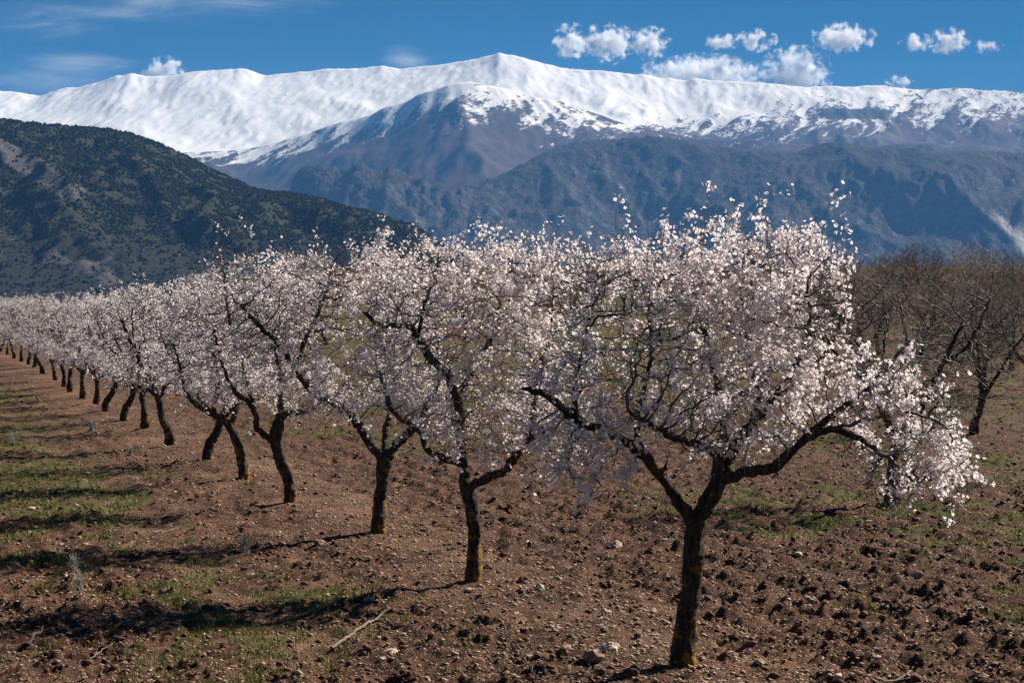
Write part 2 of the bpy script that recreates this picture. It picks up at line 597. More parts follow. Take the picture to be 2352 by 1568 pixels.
    p = t_.pos()
    s_ = t_.attr('snow').outputs['Fac']
    pm = t_.mapping(t_.mapping(p, (1, 1, 1), (0, 0, math.radians(24))), (1.0, 0.22, 1.0))
    n1 = t_.noise(pm, 0.016, 6, 0.62); n2 = t_.noise(pm, 0.0040, 4, 0.6)
    s2 = t_.math('ADD', s_, t_.math('MULTIPLY', t_.math('SUBTRACT', n1, 0.5), 1.7))
    n5 = t_.noise(pm, 0.055, 4, 0.65)
    s2 = t_.math('ADD', s2, t_.math('MULTIPLY', t_.math('SUBTRACT', n2, 0.5), 1.0))
    s2 = t_.math('ADD', s2, t_.math('MULTIPLY', t_.math('SUBTRACT', n5, 0.5), 2.4))
    f = t_.ramp(s2, 0.15, 0.70)
    spk = t_.ramp(t_.math('ADD', t_.math('MULTIPLY', n5, 0.5), t_.math('MULTIPLY', n1, 0.5)), 0.598, 0.655, 0, 0.8)
    f = t_.math('MULTIPLY', f, t_.math('SUBTRACT', 1.0, spk))
    rock = t_.mix(t_.ramp(n2, 0.35, 0.65), (0.040, 0.023, 0.021), (0.088, 0.046, 0.038))
    rock = t_.mix(t_.ramp(n1, 0.4, 0.7), rock, (0.045, 0.043, 0.038))
    rock = t_.mix(t_.attr('wood').outputs['Fac'], rock, (0.022, 0.030, 0.022))
    colr = t_.mix(f, rock, (0.80, 0.775, 0.735))
    nb = t_.noise(pm, 0.008, 7, 0.6)
    t_.surface(colr, 0.85, t_.bump(nb, 0.35, 40.0), 0.1)
    o = put("snow_mountain", me, t_.m)
    tag(o, "snow covered mountain range with a bare brown spur under the summit", "mountain", kind='structure')


MID = [(-800, 640), (300, 640), (560, 600), (640, 520), (664, 440), (685, 392), (712, 380), (745, 377), (770, 388), (795, 396), (815, 378), (832, 371), (850, 384), (872, 398),
       (890, 388), (907, 386), (930, 398), (962, 410), (1000, 418), (1050, 432), (1090, 424), (1140, 408), (1200, 376), (1260, 345), (1320, 326), (1400, 318), (1500, 311), (1560, 320),
       (1640, 335), (1760, 345), (1830, 349), (1862, 337), (1900, 327), (1935, 326), (1962, 331), (2000, 340), (2050, 342), (2100, 338), (2150, 350), (2200, 348), (2250, 345), (2352, 351),
       (2600, 340), (3000, 360)]


def build_rock_mountain():
    nx, ny = 480, 250
    xs = np.linspace(-2900, 5600, nx); ys = np.linspace(10000, 15300, ny)
    X, Y = np.meshgrid(xs, ys)
    yr = 13500 + 380 * perlin(xs / 1600.0, xs * 0 + 3.1, 44) - 900 * (1 - sstep(-900, 500, xs))
    vx = 1176 + xs / yr * F
    _, Zr = ray(vx, interp_profile(MID, vx))
    zr = np.maximum(Zr * yr, 5)
    y0 = yr - 2100 + 250 * perlin(xs / 900.0, xs * 0 + 1.1, 45)
    t = np.clip((Y - y0[None, :]) / (yr - y0)[None, :], 0, None)
    prof = np.where(t < 1, 0.38 * t + 0.62 * sstep(0.0, 1.0, t) ** 1.3, 1 - 0.9 * (t - 1))
    zw = smooth1(zr, len(xs) // 6)
    H = zw[None, :] * prof + (zr - zw)[None, :] * np.exp(-((Y - yr[None, :]) / 350.0) ** 2)
    crest = np.exp(-((Y - yr[None, :]) / 350.0) ** 2)
    amp = sstep(0.02, 0.35, t) * (1 - 0.7 * crest) * np.clip(zr / 500, 0.1, 1)[None, :]
    wx = X + 160 * fbm(X / 700, Y / 700, 3, 191); wy = Y + 260 * fbm(X / 700, Y / 900, 3, 192)
    H = H + amp * (130 * fbm(X / 900, Y / 900, 3, 122) + 70 * (ridged(wx / 1100, wy / 1300, 3, 121) - 0.5) + 60 * (ridged(wx / 300, wy / 520, 4, 123) - 0.5))
    H = erode(H, xs[1] - xs[0], ys[1] - ys[0], 16000, 60, 0.20, 2.0, 13, 1)
    H = fit_skyline(H, xs, ys, MID, 13500)
    crag = sstep(0.25, 0.6, t) * np.clip(zr / 500, 0, 1)[None, :]
    H = H + crag * (34 * (ridged(X / 70, Y / 95, 3, 155) - 0.5)) * np.maximum(sstep(-0.1, 0.3, fbm(X / 500, Y / 500, 2, 156)), 1.5 * (1 - sstep(-300, 300, X)))
    H = H - 40 * (1 - sstep(-0.02, 0.04, t)) - 0.0
    a = X / Y * F + 1176
    gx = np.gradient(H, xs, axis=1); gy = np.gradient(H, ys, axis=0)
    slope = np.sqrt(gx * gx + gy * gy)
    rock = sstep(0.35, 0.85, slope + 0.35 * fbm(X / 120, Y / 220, 4, 177)) * (1 - 0.6 * sstep(0.75, 1.0, t))
    e = H / Y * F
    ea = (a - 2268) + 25 * fbm(X / 160, Y / 300, 3, 178)
    quarry = sstep(0, 26, ea) * sstep(-8, 10, 200 - 0.55 * ea - e + 18 * fbm(X / 90, Y / 200, 3, 179)) * sstep(-8, 10, e - (178 - 1.0 * ea) + 18 * fbm(X / 90, Y / 200, 3, 180))
    streak = sstep(0.18, 0.5, fbm(X / 60, Y / 420, 4, 181)) * sstep(0.15, 0.4, t) * (1 - sstep(0.75, 0.95, t))
    rock = np.clip(0.55 * rock + 0.7 * streak, 0, 1)
    me = new_mesh("rocky_mountain", np.stack([X, Y, H], -1).reshape(-1, 3), grid_polys(ny, nx),
                  {'rock': ('FLOAT', rock.ravel()), 'scar': ('FLOAT', quarry.ravel()), 'hi': ('FLOAT', t.clip(0, 2).ravel())})
    t_ = NT("rock_and_pines")
    p = t_.pos()
    pm = t_.mapping(p, (1.0, 0.5, 1.0))
    n1 = t_.noise(pm, 0.028, 6, 0.65); n2 = t_.noise(pm, 0.005, 4, 0.6)
    r = t_.math('ADD', t_.attr('rock').outputs['Fac'], t_.math('MULTIPLY', t_.math('SUBTRACT', n1, 0.5), 1.6))
    f = t_.ramp(r, 0.35, 0.8)
    veg = t_.mix(t_.ramp(n2, 0.4, 0.62), (0.014, 0.017, 0.015), (0.036, 0.026, 0.022))
    n6 = t_.noise(p, 0.075, 4, 0.7)
    veg = t_.mix(t_.ramp(n6, 0.45, 0.6, 0, 0.7), veg, (0.055, 0.046, 0.038))
    veg = t_.mix(t_.ramp(n1, 0.5, 0.75), veg, (0.020, 0.024, 0.018))
    c = t_.mix(t_.math('MULTIPLY', f, 0.9), veg, (0.090, 0.083, 0.078))
    c = t_.mix(t_.attr('scar').outputs['Fac'], c, (0.42, 0.39, 0.35))
    nb = t_.noise(pm, 0.022, 7, 0.65)
    t_.surface(c, 0.95, t_.bump(nb, 0.9, 30.0), 0.1)
    o = put("rocky_mountain", me, t_.m)
    tag(o, "blue hazed rocky mountain with cliffs below the snow", "mountain", kind='structure')


HILL = [(-900, 250), (-300, 262), (0, 273), (90, 284), (190, 291), (260, 297), (300, 305), (350, 321), (400, 345), (450, 370), (500, 395), (550, 417), (590, 434), (640, 440), (700, 447), (740, 456),
        (780, 471), (830, 480), (870, 491), (920, 507), (960, 522), (1000, 548), (1040, 575), (1090, 600), (1160, 630), (1300, 660), (1600, 700), (2500, 700)]


def build_hill():
    nx, ny = 390, 250
    xs = np.linspace(-2400, 900, nx); ys = np.linspace(3300, 6300, ny)
    X, Y = np.meshgrid(xs, ys)
    yr = 5100 - 0.28 * (xs + 1200) * (xs > -1200) + 120 * perlin(xs / 500.0, xs * 0 + 3.1, 244)
    vx = 1176 + xs / yr * F
    _, Zr = ray(vx, interp_profile(HILL, vx))
    zr = np.maximum(Zr * yr, -12)
    y0 = 3650 - 0.05 * xs
    t = np.clip((Y - y0[None, :]) / (yr - y0)[None, :], 0, None)
    prof = np.where(t < 1, 0.62 * t + 0.38 * sstep(0, 1, t), 1 - 0.55 * (t - 1))
    H = zr[None, :] * prof
    crest = np.exp(-((Y - yr[None, :]) / 230.0) ** 2)
    amp = sstep(0.0, 0.3, t) * (1 - 0.8 * crest) * np.clip(zr / 250, 0.0, 1)[None, :]
    wx = X + 90 * fbm(X / 300, Y / 300, 3, 291) + 0.35 * (Y - 4400); wy = Y + 120 * fbm(X / 300, Y / 400, 3, 292)
    H = H + amp * (85 * (ridged(wx / 430, wy / 1300, 4, 223) - 0.5) + 22 * fbm(wx / 90, wy / 150, 4, 225))
    H = erode(H, xs[1] - xs[0], ys[1] - ys[0], 40000, 40, 0.25, 2.6, 23, 2)
    H = fit_skyline(H, xs, ys, HILL, 5000)
    H = H - 16 * (1 - sstep(-0.02, 0.05, t)) - 0.5
    H = np.maximum(H, -16)
    a = X / Y * F + 1176
    e = H / Y * F                        # rise above eye level in picture units
    gx = np.gradient(H, xs, axis=1); gy = np.gradient(H, ys, axis=0)
    slope = np.sqrt(gx * gx + gy * gy)
    n = fbm(X / 70, Y / 130, 4, 261)
    # grey outcrop: a band running down to the right below the crest on the left
    band = np.exp(-(((e - (330 - 0.62 * (a - 20))) / 34) ** 2)) * (1 - sstep(150, 235, a))
    scree = np.exp(-(((e - (150 - 0.42 * a)) / 30) ** 2)) * (1 - sstep(250, 460, a)) * 0.8
    scree2 = np.exp(-(((e - (95 - 0.16 * (a - 60))) / 14) ** 2)) * (1 - sstep(300, 480, a)) * 0.5
    rock = np.clip(sstep(0.35, 0.75, 0.9 * band + 0.7 * scree + 0.6 * scree2 + 0.9 * n), 0, 1)
    # open scrub low on the left, closed wood above
    openg = np.clip(sstep(0.35, 0.75, (1 - sstep(110, 250, e + 0.12 * a)) * (1 - sstep(520, 760, a)) + 0.5 * n), 0, 1)
    openg = np.maximum(openg, 0.6 * sstep(0.3, 0.6, n + 0.25 * (1 - sstep(0, 300, a))))
    wood = np.clip(1 - 0.86 * openg - 0.9 * rock, 0.04, 1)
    me = new_mesh("forested_hill", np.stack([X, Y, H], -1).reshape(-1, 3), grid_polys(ny, nx),
                  {'rock': ('FLOAT', rock.ravel()), 'wood': ('FLOAT', wood.ravel())})
    t_ = NT("hill_scrub")
    p = t_.pos()
    n1 = t_.noise(p, 0.09, 6, 0.65); n2 = t_.noise(p, 0.012, 4, 0.6)
    c = t_.mix(t_.ramp(n1, 0.35, 0.65), (0.014, 0.014, 0.009), (0.031, 0.029, 0.022))
    c = t_.mix(t_.attr('wood').outputs['Fac'], c, t_.mix(n2, (0.024, 0.027, 0.013), (0.045, 0.045, 0.022)))
    r = t_.ramp(t_.math('ADD', t_.attr('rock').outputs['Fac'], t_.math('MULTIPLY', t_.math('SUBTRACT', n1, 0.5), 1.6)), 0.4, 0.75)
    c = t_.mix(t_.math('MULTIPLY', r, 0.85), c, t_.mix(n2, (0.058, 0.054, 0.051), (0.135, 0.125, 0.117)))
    t_.surface(c, 0.95, t_.bump(n1, 0.9, 8.0), 0.1)
    o = put("forested_hill", me, t_.m)
    tag(o, "dark wooded hillside with grey rock outcrops on the left", "hill", kind='structure')
    # trees of the wood: one mass, instanced crowns on points
    npt = 52000
    r_ = np.random.default_rng(5)
    qx = r_.uniform(-1500, 150, npt * 3); qy = r_.uniform(3600, 5400, npt * 3)
    fx = (qx - xs[0]) / (xs[1] - xs[0]); fy = (qy - ys[0]) / (ys[1] - ys[0])
    ix = fx.astype(int); iy = fy.astype(int); fx -= ix; fy -= iy

    def samp(A):
        return A[iy, ix] * (1 - fx) * (1 - fy) + A[iy, ix + 1] * fx * (1 - fy) + A[iy + 1, ix] * (1 - fx) * fy + A[iy + 1, ix + 1] * fx * fy
    cl = fbm(qx / 40, qy / 40, 3, 300)
    keep = r_.uniform(0, 1, len(qx)) < samp(wood) * np.clip(0.60 + 1.9 * cl, 0.03, 1)
    keep &= samp(t) < 1.12
    keep &= samp(H) > 3
    k = np.flatnonzero(keep)[:npt]
    P = np.stack([qx[k], qy[k], samp(H)[k] + 0.8], 1)
    print("hill trees", len(P))
    pm = bpy.data.meshes.new("wood")
    pm.vertices.add(len(P)); pm.vertices.foreach_set("co", P.astype(np.float32).ravel())
    sc = ((1.2 + 2.6 * r_.uniform(0, 1, len(P)) ** 1.8) * np.where(r_.uniform(0, 1, len(P)) < 0.12, 1.35, 1)).astype(np.float32)
    a_ = pm.attributes.new("size", 'FLOAT', 'POINT'); a_.data.foreach_set("value", sc)
    wm = NT("pine_foliage")
    oi = wm.n("ShaderNodeObjectInfo")
    pw = wm.pos()
    nn = wm.noise(pw, 0.35, 3)
    base = wm.mix(oi.outputs['Random'], (0.015, 0.018, 0.009), (0.027, 0.029, 0.015))
    base = wm.mix(wm.ramp(nn, 0.4, 0.7), base, (0.012, 0.015, 0.007))
    wm.surface(base, 0.95, None, 0.05)
    wo = put("woodland", pm)
    tag(wo, "dark evergreen wood and scrub covering the left hillside", "woodland", kind='stuff')
    crown = blob_mesh("woodland_crown", 1, 0.35, 900)
    crown.materials.append(wm.m)
    ng = bpy.data.node_groups.new("scatter_crowns", 'GeometryNodeTree')
    ng.interface.new_socket("Geometry", in_out='INPUT', socket_type='NodeSocketGeometry')
    ng.interface.new_socket("Geometry", in_out='OUTPUT', socket_type='NodeSocketGeometry')
    gi = ng.nodes.new("NodeGroupInput"); go = ng.nodes.new("NodeGroupOutput")
    ico = ng.nodes.new("GeometryNodeMeshIcoSphere"); ico.inputs['Subdivisions'].default_value = 2; ico.inputs['Radius'].default_value = 1.0
    sp = ng.nodes.new("GeometryNodeSetPosition")
    nz = ng.nodes.new("ShaderNodeTexNoise"); nz.inputs['Scale'].default_value = 1.7; nz.inputs['Detail'].default_value = 1.0
    vm = ng.nodes.new("ShaderNodeVectorMath"); vm.operation = 'SUBTRACT'; vm.inputs[1].default_value = (0.5, 0.5, 0.5)
    ng.links.new(nz.outputs['Color'], vm.inputs[0])
    ng.links.new(vm.outputs[0], sp.inputs['Offset'])
    ng.links.new(ico.outputs['Mesh'], sp.inputs['Geometry'])
    sm = ng.nodes.new("GeometryNodeSetMaterial"); sm.inputs['Material'].default_value = wm.m
    ng.links.new(sp.outputs[0], sm.inputs['Geometry'])
    ip = ng.nodes.new("GeometryNodeInstanceOnPoints")
    rv = ng.nodes.new("FunctionNodeRandomValue"); rv.data_type = 'FLOAT_VECTOR'
    rv.inputs[0].default_value = (0, 0, 0); rv.inputs[1].default_value = (0.4, 0.4, 6.28)
    na = ng.nodes.new("GeometryNodeInputNamedAttribute"); na.data_type = 'FLOAT'; na.inputs['Name'].default_value = "size"
    ng.links.new(gi.outputs[0], ip.inputs['Points'])
    ng.links.new(sm.outputs[0], ip.inputs['Instance'])
    ng.links.new(rv.outputs[0], ip.inputs['Rotation'])
    ng.links.new(na.outputs[0], ip.inputs['Scale'])
    ng.links.new(ip.outputs[0], go.inputs[0])
    md = wo.modifiers.new("scatter", 'NODES'); md.node_group = ng


def ico(sub):
    import bmesh
    bm = bmesh.new()
    bmesh.ops.create_icosphere(bm, subdivisions=sub, radius=1.0)
    V = np.array([v.co[:] for v in bm.verts]); T = np.array([[v.index for v in f.verts] for f in bm.faces])
    bm.free()
    return V, T


def blob_mesh(name, sub, rough, seed, squash=(1, 1, 1), smooth=False, freq=1.6):
    V, T = ico(sub)
    d = 1 + rough * noise3(V * freq + seed * 3.1, seed) + rough * 0.5 * noise3(V * freq * 2.3 + seed, seed + 5)
    return new_mesh(name, V * d[:, None] * np.array(squash), T, smooth=smooth)


# ------------------------------------------------------------------ clouds (all beyond the haze)
def cloud_material(name, density, size, cut, soft, wisp=False):
    t = NT(name)
    o = t.obj(); p = t.pos()
    ln = t.n("ShaderNodeVectorMath", operation='LENGTH'); t.l(o, ln.inputs[0])
    body = t.math('SUBTRACT', 1.0, ln.outputs['Value'])
    if wisp:
        pm = t.mapping(p, (0.28, 1, 1.5), (0, math.radians(10), 0))
        n = t.noise(pm, 1.0 / size, 7, 0.68, 0.6)
    else:
        n = t.noise(p, 1.0 / size, 6, 0.6)
    d = t.math('ADD', t.math('MULTIPLY', body, 1.0), t.math('MULTIPLY', t.math('SUBTRACT', n, 0.5), 3.6 if not wisp else 6.0))
    d = t.ramp(d, cut, cut + soft)
    d = t.math('MULTIPLY', d, t.ramp(body, 0.0, 0.12))
    v = t.n("ShaderNodeVolumeScatter")
    v.inputs['Color'].default_value = (1, 1, 1, 1)
    v.inputs['Anisotropy'].default_value = 0.0 if wisp else 0.1
    t.l(t.math('MULTIPLY', d, density), v.inputs['Density'])
    t.l(v.outputs[0], t.out.inputs['Volume'])
    return t.m


def build_clouds():
    cum = cloud_material("cumulus", 0.032, 120.0, 0.36, 0.8)
    wis = cloud_material("cirrus", 0.0016, 560.0, 0.42, 1.7, True)
    V, T = ico(2)
    me_c = new_mesh("cloud_puff", V, T); me_c.materials.append(cum)
    me_w = new_mesh("cloud_veil", V, T); me_w.materials.append(wis)
    G = "small fair weather clouds"
    lst = [
        (1312, 96, 46, 44, "ragged white puff, first of the three clouds right of the summit"),
        (1395, 100, 66, 48, "broken white puff, middle of the three clouds right of the summit"),
        (1490, 99, 54, 42, "white puff tapering left, third of the three clouds right of the summit"),
        (1652, 97, 44, 22, "small flat white cloud, left one of the pair above the long cloud bank"),
        (1735, 93, 50, 28, "small oval white cloud, right one of the pair above the long cloud bank"),
        (1935, 88, 78, 36, "broad tilted white cloud standing alone in the blue above the right ridge"),
        (2105, 99, 44, 22, "faint ragged cloudlet between the lone cloud and the far right puff"),
        (2178, 95, 50, 34, "rounded white puff at the far right with a wispy tail"),
        (2265, 107, 40, 16, "thin faint wisp at the far right end of the cloud line"),
        (2068, 188, 36, 20, "faint grey cloudlet resting low over the right ridge"),
        (1610, 176, 150, 52, "long low white cloud bank lying behind the ridge"),
        (1828, 172, 84, 76, "tall billowing white cloud rising behind the ridge"),
        (378, 168, 56, 40, "single white puff peeping over the left snow crest"),
    ]
    for i, (vx, vy, w, h, lab) in enumerate(lst):
        d = 26500.0 + (i % 3) * 700
        p = at(vx, vy, d); s = d / F
        o = put("cloud", me_c, None, None, p)
        o.scale = (w * s * 1.12, max(w, h) * s * 0.8, h * s * 1.12)
        tag(o, lab, "cloud", G)
    for vx, vy, w, h, rz, lab in [
        (360, -6, 520, 105, 5, "long torn veil of high cloud at the top left corner"),
        (935, 136, 80, 34, -8, "faint feathery wisp just left of the summit"),
        (120, 165, 260, 60, 8, "very thin streak of high cloud over the left snow crest"),
    ]:
        d = 30000.0
        p = at(vx, vy, d); s = d / F
        o = put("cloud", me_w, None, None, p)
        o.scale = (w * s, 900.0, h * s)
        o.rotation_euler = (0, -math.radians(rz), 0)
        tag(o, lab, "cloud", "thin high clouds")


def build_haze():
    x0, x1, y0, y1, z0, z1 = -7600, 7600, -300, 23400, -72, 2330
    V = np.array([[x, y, z] for x in (x0, x1) for y in (y0, y1) for z in (z0, z1)], float)
    Q = np.array([[0, 1, 3, 2], [4, 6, 7, 5], [0, 4, 5, 1], [2, 3, 7, 6], [0, 2, 6, 4], [1, 5, 7, 3]])
    me = new_mesh("haze", V, Q, smooth=False)
    t = NT("haze_air")
    v = t.n("ShaderNodeVolumePrincipled")
    v.inputs['Color'].default_value = (0.17, 0.47, 1.0, 1)
    v.inputs['Density'].default_value = 2.3e-5
    v.inputs['Anisotropy'].default_value = 0.0
    t.l(v.outputs[0], t.out.inputs['Volume'])
    o = put("haze", me, t.m)
    tag(o, "thin blue haze in the air over the valley", "haze", kind='stuff')


# ------------------------------------------------------------------ tree materials
def bark_material(name, lichen=1.0, off=0.0):
    t = NT(name)
    o = t.obj()
    sep = t.n("ShaderNodeSeparateXYZ"); t.l(o, sep.inputs[0])
    z = sep.outputs[2]
    st = t.mapping(o, (1, 1, 0.28))
    n1 = t.noise(st, 26.0, 5, 0.7, 0.4); n2 = t.noise(o, 7.0, 4, 0.6); n3 = t.noise(o, 60.0, 3, 0.6)
    c = t.mix(t.ramp(n1, 0.34, 0.66), (0.012, 0.009, 0.007), (0.095, 0.070, 0.054))
    c = t.mix(t.ramp(n2, 0.55, 0.75, 0, 0.6), c, (0.13, 0.115, 0.10))
    low = t.ramp(z, 0.85, 0.1, -0.02, 0.115)
    lm = t.math('ADD', n2, low)
    lm = t.math('ADD', lm, t.math('MULTIPLY', t.math('SUBTRACT', n3, 0.5), 0.30))
    lm = t.math('ADD', lm, t.math('MULTIPLY', t.math('SUBTRACT', t.n('ShaderNodeObjectInfo').outputs['Random'], 0.5 - off * 10), 0.08))
    l1 = t.ramp(lm, 0.60, 0.68, 0, lichen)
    lc = t.mix(t.ramp(n3, 0.35, 0.65), (0.15, 0.075, 0.006), (0.42, 0.20, 0.012))
    c = t.mix(l1, c, lc)
    h = t.math('ADD', n1, t.math('MULTIPLY', n3, 0.4))
    t.surface(c, 0.9, t.bump(h, 1.0, 0.03), 0.2)
    return t.m


def twig_material(name="twig_bark", a=(0.045, 0.032, 0.028), b=(0.19, 0.155, 0.135)):
    t = NT(name)
    n = t.noise(t.obj(), 9.0, 4, 0.6)
    c = t.mix(t.ramp(n, 0.35, 0.7), a, b)
    t.surface(c, 0.62, None, 0.35)
    return t.m


def petal_material():
    t = NT("petal")
    a = t.attr('tint').outputs['Color']
    d = t.n("ShaderNodeBsdfDiffuse"); t.l(a, d.inputs['Color'])
    tr = t.n("ShaderNodeBsdfTranslucent"); t.l(a, tr.inputs['Color'])
    mx = t.n("ShaderNodeMixShader"); mx.inputs[0].default_value = 0.54
    t.l(d.outputs[0], mx.inputs[1]); t.l(tr.outputs[0], mx.inputs[2])
    t.l(mx.outputs[0], t.out.inputs['Surface'])
    return t.m


# ------------------------------------------------------------------ tree growing
def resample(P, R, step, rng, jit=0.006):
    P = np.asarray(P, float)
    # smooth the polyline a little (Catmull-Rom)
    Q = [P[0]]
    rr = [R[0]]
    PP = np.vstack([2 * P[0] - P[1], P, 2 * P[-1] - P[-2]])
    for i in range(len(P) - 1):
        p0, p1, p2, p3 = PP[i], PP[i + 1], PP[i + 2], PP[i + 3]
        n = max(1, int(np.linalg.norm(p2 - p1) / step))
        for k in range(1, n + 1):
            u = k / n
            q = 0.5 * ((2 * p1) + (-p0 + p2) * u + (2 * p0 - 5 * p1 + 4 * p2 - p3) * u * u + (-p0 + 3 * p1 - 3 * p2 + p3) * u ** 3)
            Q.append(q + rng.normal(0, jit, 3)); rr.append(R[i] * (1 - u) + R[i + 1] * u)
    return np.array(Q), np.array(rr)


class Tree:
    def __init__(self, seed):
        self.rng = np.random.default_rng(seed)
        self.P = []; self.par = []; self.rmin = []; self.typ = []

    def limb(self, pts, rad, step=0.05, jit=0.006):
        pts = np.asarray(pts, float)
        Q, R = resample(pts, rad, step, self.rng, jit)
        if not self.P:
            self.P.append(Q[0]); self.par.append(-1); self.rmin.append(R[0]); self.typ.append(0)
            prev = 0; st = 1
        else:
            A = np.array(self.P)
            prev = int(((A - Q[0]) ** 2).sum(1).argmin()); st = 1
        for q, r in zip(Q[st:], R[st:]):
            self.P.append(q); self.par.append(prev); self.rmin.append(r); self.typ.append(0)
            prev = len(self.P) - 1

    def colonize(self, A, step=0.08, kill=0.13, infl=0.9, iters=120, zmin=0.9):
        A = np.asarray(A, float)
        P = np.array(self.P); par = list(self.par)
        cnt = np.zeros(60000, int)
        ok = P[:, 2] > zmin
        src = np.where(ok[:, None], P, 1e6)
        d = np.full(len(A), 1e9); nn = np.zeros(len(A), int)
        for i in range(0, len(A), 400):
            D = ((A[i:i + 400, None, :] - src[None]) ** 2).sum(2)
            nn[i:i + 400] = D.argmin(1); d[i:i + 400] = np.sqrt(D.min(1))
        Pl = [P]; n = len(P); allP = P
        for it in range(iters):
            act = d < infl
            if not act.any(): break
            idx = nn[act]
            v = A[act] - allP[idx]
            v /= np.linalg.norm(v, axis=1, keepdims=True) + 1e-9
            acc = np.zeros((n, 3)); np.add.at(acc, idx, v)
            ids = np.unique(idx)
            ids = ids[cnt[ids] < 3]
            if not len(ids): break
            cnt[ids] += 1
            g = acc[ids]; g /= np.linalg.norm(g, axis=1, keepdims=True) + 1e-9
            g = g + self.rng.normal(0, 0.28, g.shape) + np.array([0, 0, 0.08])
            g /= np.linalg.norm(g, axis=1, keepdims=True)
            new = allP[ids] + g * step
            par += list(ids)
            D = ((A[:, None, :] - new[None]) ** 2).sum(2)
            m = D.argmin(1); dm = np.sqrt(D[np.arange(len(A)), m])
            better = dm < d
            d[better] = dm[better]; nn[better] = m[better] + n
            allP = np.vstack([allP, new]); n = len(allP)
            keep = d > kill
            A = A[keep]; d = d[keep]; nn = nn[keep]
            if not len(A): break
        self.P = list(allP); self.par = [int(q) for q in par]
        k = len(self.P) - len(self.rmin)
        self.rmin += [0.0] * k; self.typ += [1] * k

    def radii(self, tip=0.0022, ex=2.25):
        n = len(self.P); par = np.array(self.par)
        acc = np.zeros(n)
        r = np.zeros(n)
        for i in range(n - 1, -1, -1):
            r[i] = max(acc[i] ** (1 / ex) if acc[i] > 0 else tip, self.rmin[i], 0.0034 if self.typ[i] == 3 else 0)
            if par[i] >= 0: acc[par[i]] += r[i] ** ex
        # pruned limbs: keep the given thickness where one was measured
        for i in range(n):
            if self.rmin[i] > 0: r[i] = self.rmin[i]
            elif par[i] >= 0: r[i] = min(r[i], r[par[i]] * 0.92)
        return r

    def shoots(self, n, length=(0.07, 0.22), rmax=0.013, up=0.35, droop=0.0, segs=3, where=None, out=0.5, typ=2, wig=0.25, rmin=0.0):
        r = self.radii()
        P = np.array(self.P); par = np.array(self.par); ty = np.array(self.typ)
        c = (r < rmax) & (r >= rmin) & (par >= 0) & (ty < 2)
        if where is not None: c &= where(P)
        ids = np.flatnonzero(c)
        if not len(ids): return
        pick = self.rng.choice(ids, n)
        ctr = P[ty < 2].mean(0)
        for i in pick:
            pd = P[i] - P[par[i]]; pd /= np.linalg.norm(pd) + 1e-9
            od = P[i] - ctr; od[2] *= 0.3; od /= np.linalg.norm(od) + 1e-9
            d = 0.45 * pd + out * od + self.rng.normal(0, 0.45, 3) + np.array([0, 0, up])
            d /= np.linalg.norm(d)
            L = self.rng.uniform(*length); prev = i; q = P[i].copy()
            for s in range(segs):
                d = d + self.rng.normal(0, wig * 0.5, 3) + np.array([0, 0, -droop / segs])
                d /= np.linalg.norm(d)
                q = q + d * L / segs
                self.P.append(q.copy()); self.par.append(int(prev)); self.rmin.append(0.0); self.typ.append(typ)
                prev = len(self.P) - 1

    def meshes(self, name, thick=0.020):
        P = np.array(self.P); par = np.array(self.par); r = self.radii(); ty = np.array(self.typ)
        n = len(P)
        ch = np.full(n, -1)                       # main child = thickest
        for i in range(n):
            p = par[i]
            if p >= 0 and (ch[p] < 0 or r[i] > r[ch[p]]): ch[p] = i
        E = np.flatnonzero(par >= 0)
        ed = np.zeros((n, 3)); ed[E] = P[E] - P[par[E]]
        ed /= np.linalg.norm(ed, axis=1, keepdims=True) + 1e-9
        T = ed.copy()
        hasc = ch >= 0
        T[hasc] += ed[ch[hasc]]
        T[0] = ed[ch[0]]
        T /= np.linalg.norm(T, axis=1, keepdims=True) + 1e-9
        main = ch[par[E]] == E
        ref = np.array([0.35, 0.93, 0.12])

        def rings(C, D, R, K):
            a = np.cross(D, ref); a /= np.linalg.norm(a, axis=1, keepdims=True) + 1e-9
            b = np.cross(D, a)
            ang = np.arange(K) * 2 * math.pi / K
            rad = a[:, None, :] * np.cos(ang)[None, :, None] + b[:, None, :] * np.sin(ang)[None, :, None]
            pts = C[:, None, :] + rad * R[:, None, None]
            if K >= 8:
                q = pts.reshape(-1, 3)
                dn = 0.20 * noise3(q * np.array([9, 9, 4.5]), 3) + 0.16 * noise3(q * np.array([26, 26, 8.0]), 4) + 0.10 * noise3(q * np.array([60, 60, 20.]), 5)
                pts = pts + rad * (R[:, None] * dn.reshape(len(C), K))[:, :, None]
            return pts

        def build(sel, K):
            e = E[sel]; m = main[sel]
            if not len(e): return np.zeros((0, 3)), np.zeros((0, 4), int)
            p = par[e]
            D0 = np.where(m[:, None], T[p], ed[e]); R0 = np.where(m, r[p], r[e] * 1.15)
            endr = np.where(hasc[e], r[e], r[e] * 0.45)
            A = rings(P[p], D0, R0, K); B = rings(P[e], T[e], endr, K)
            V = np.concatenate([A, B], 1).reshape(-1, 3)
            j = np.arange(K); base = (np.arange(len(e)) * 2 * K)[:, None]
            q = np.stack([base + j, base + (j + 1) % K, base + K + (j + 1) % K, base + K + j], -1).reshape(-1, 4)
            return V, q
        re = r[E]
        out = []
        for group in ([(re >= 0.045, 18), ((re >= thick) & (re < 0.045), 10)], [((re >= 0.007) & (re < thick), 5), (re < 0.007, 3)]):
            Vs = []; Qs = []; off = 0
            for s, K in group:
                V, q = build(s, K)
                Vs.append(V); Qs.append(q + off); off += len(V)
            V = np.vstack(Vs); Q = np.vstack(Qs)
            out.append(new_mesh(name, V, Q))
        self.r = r
        return out

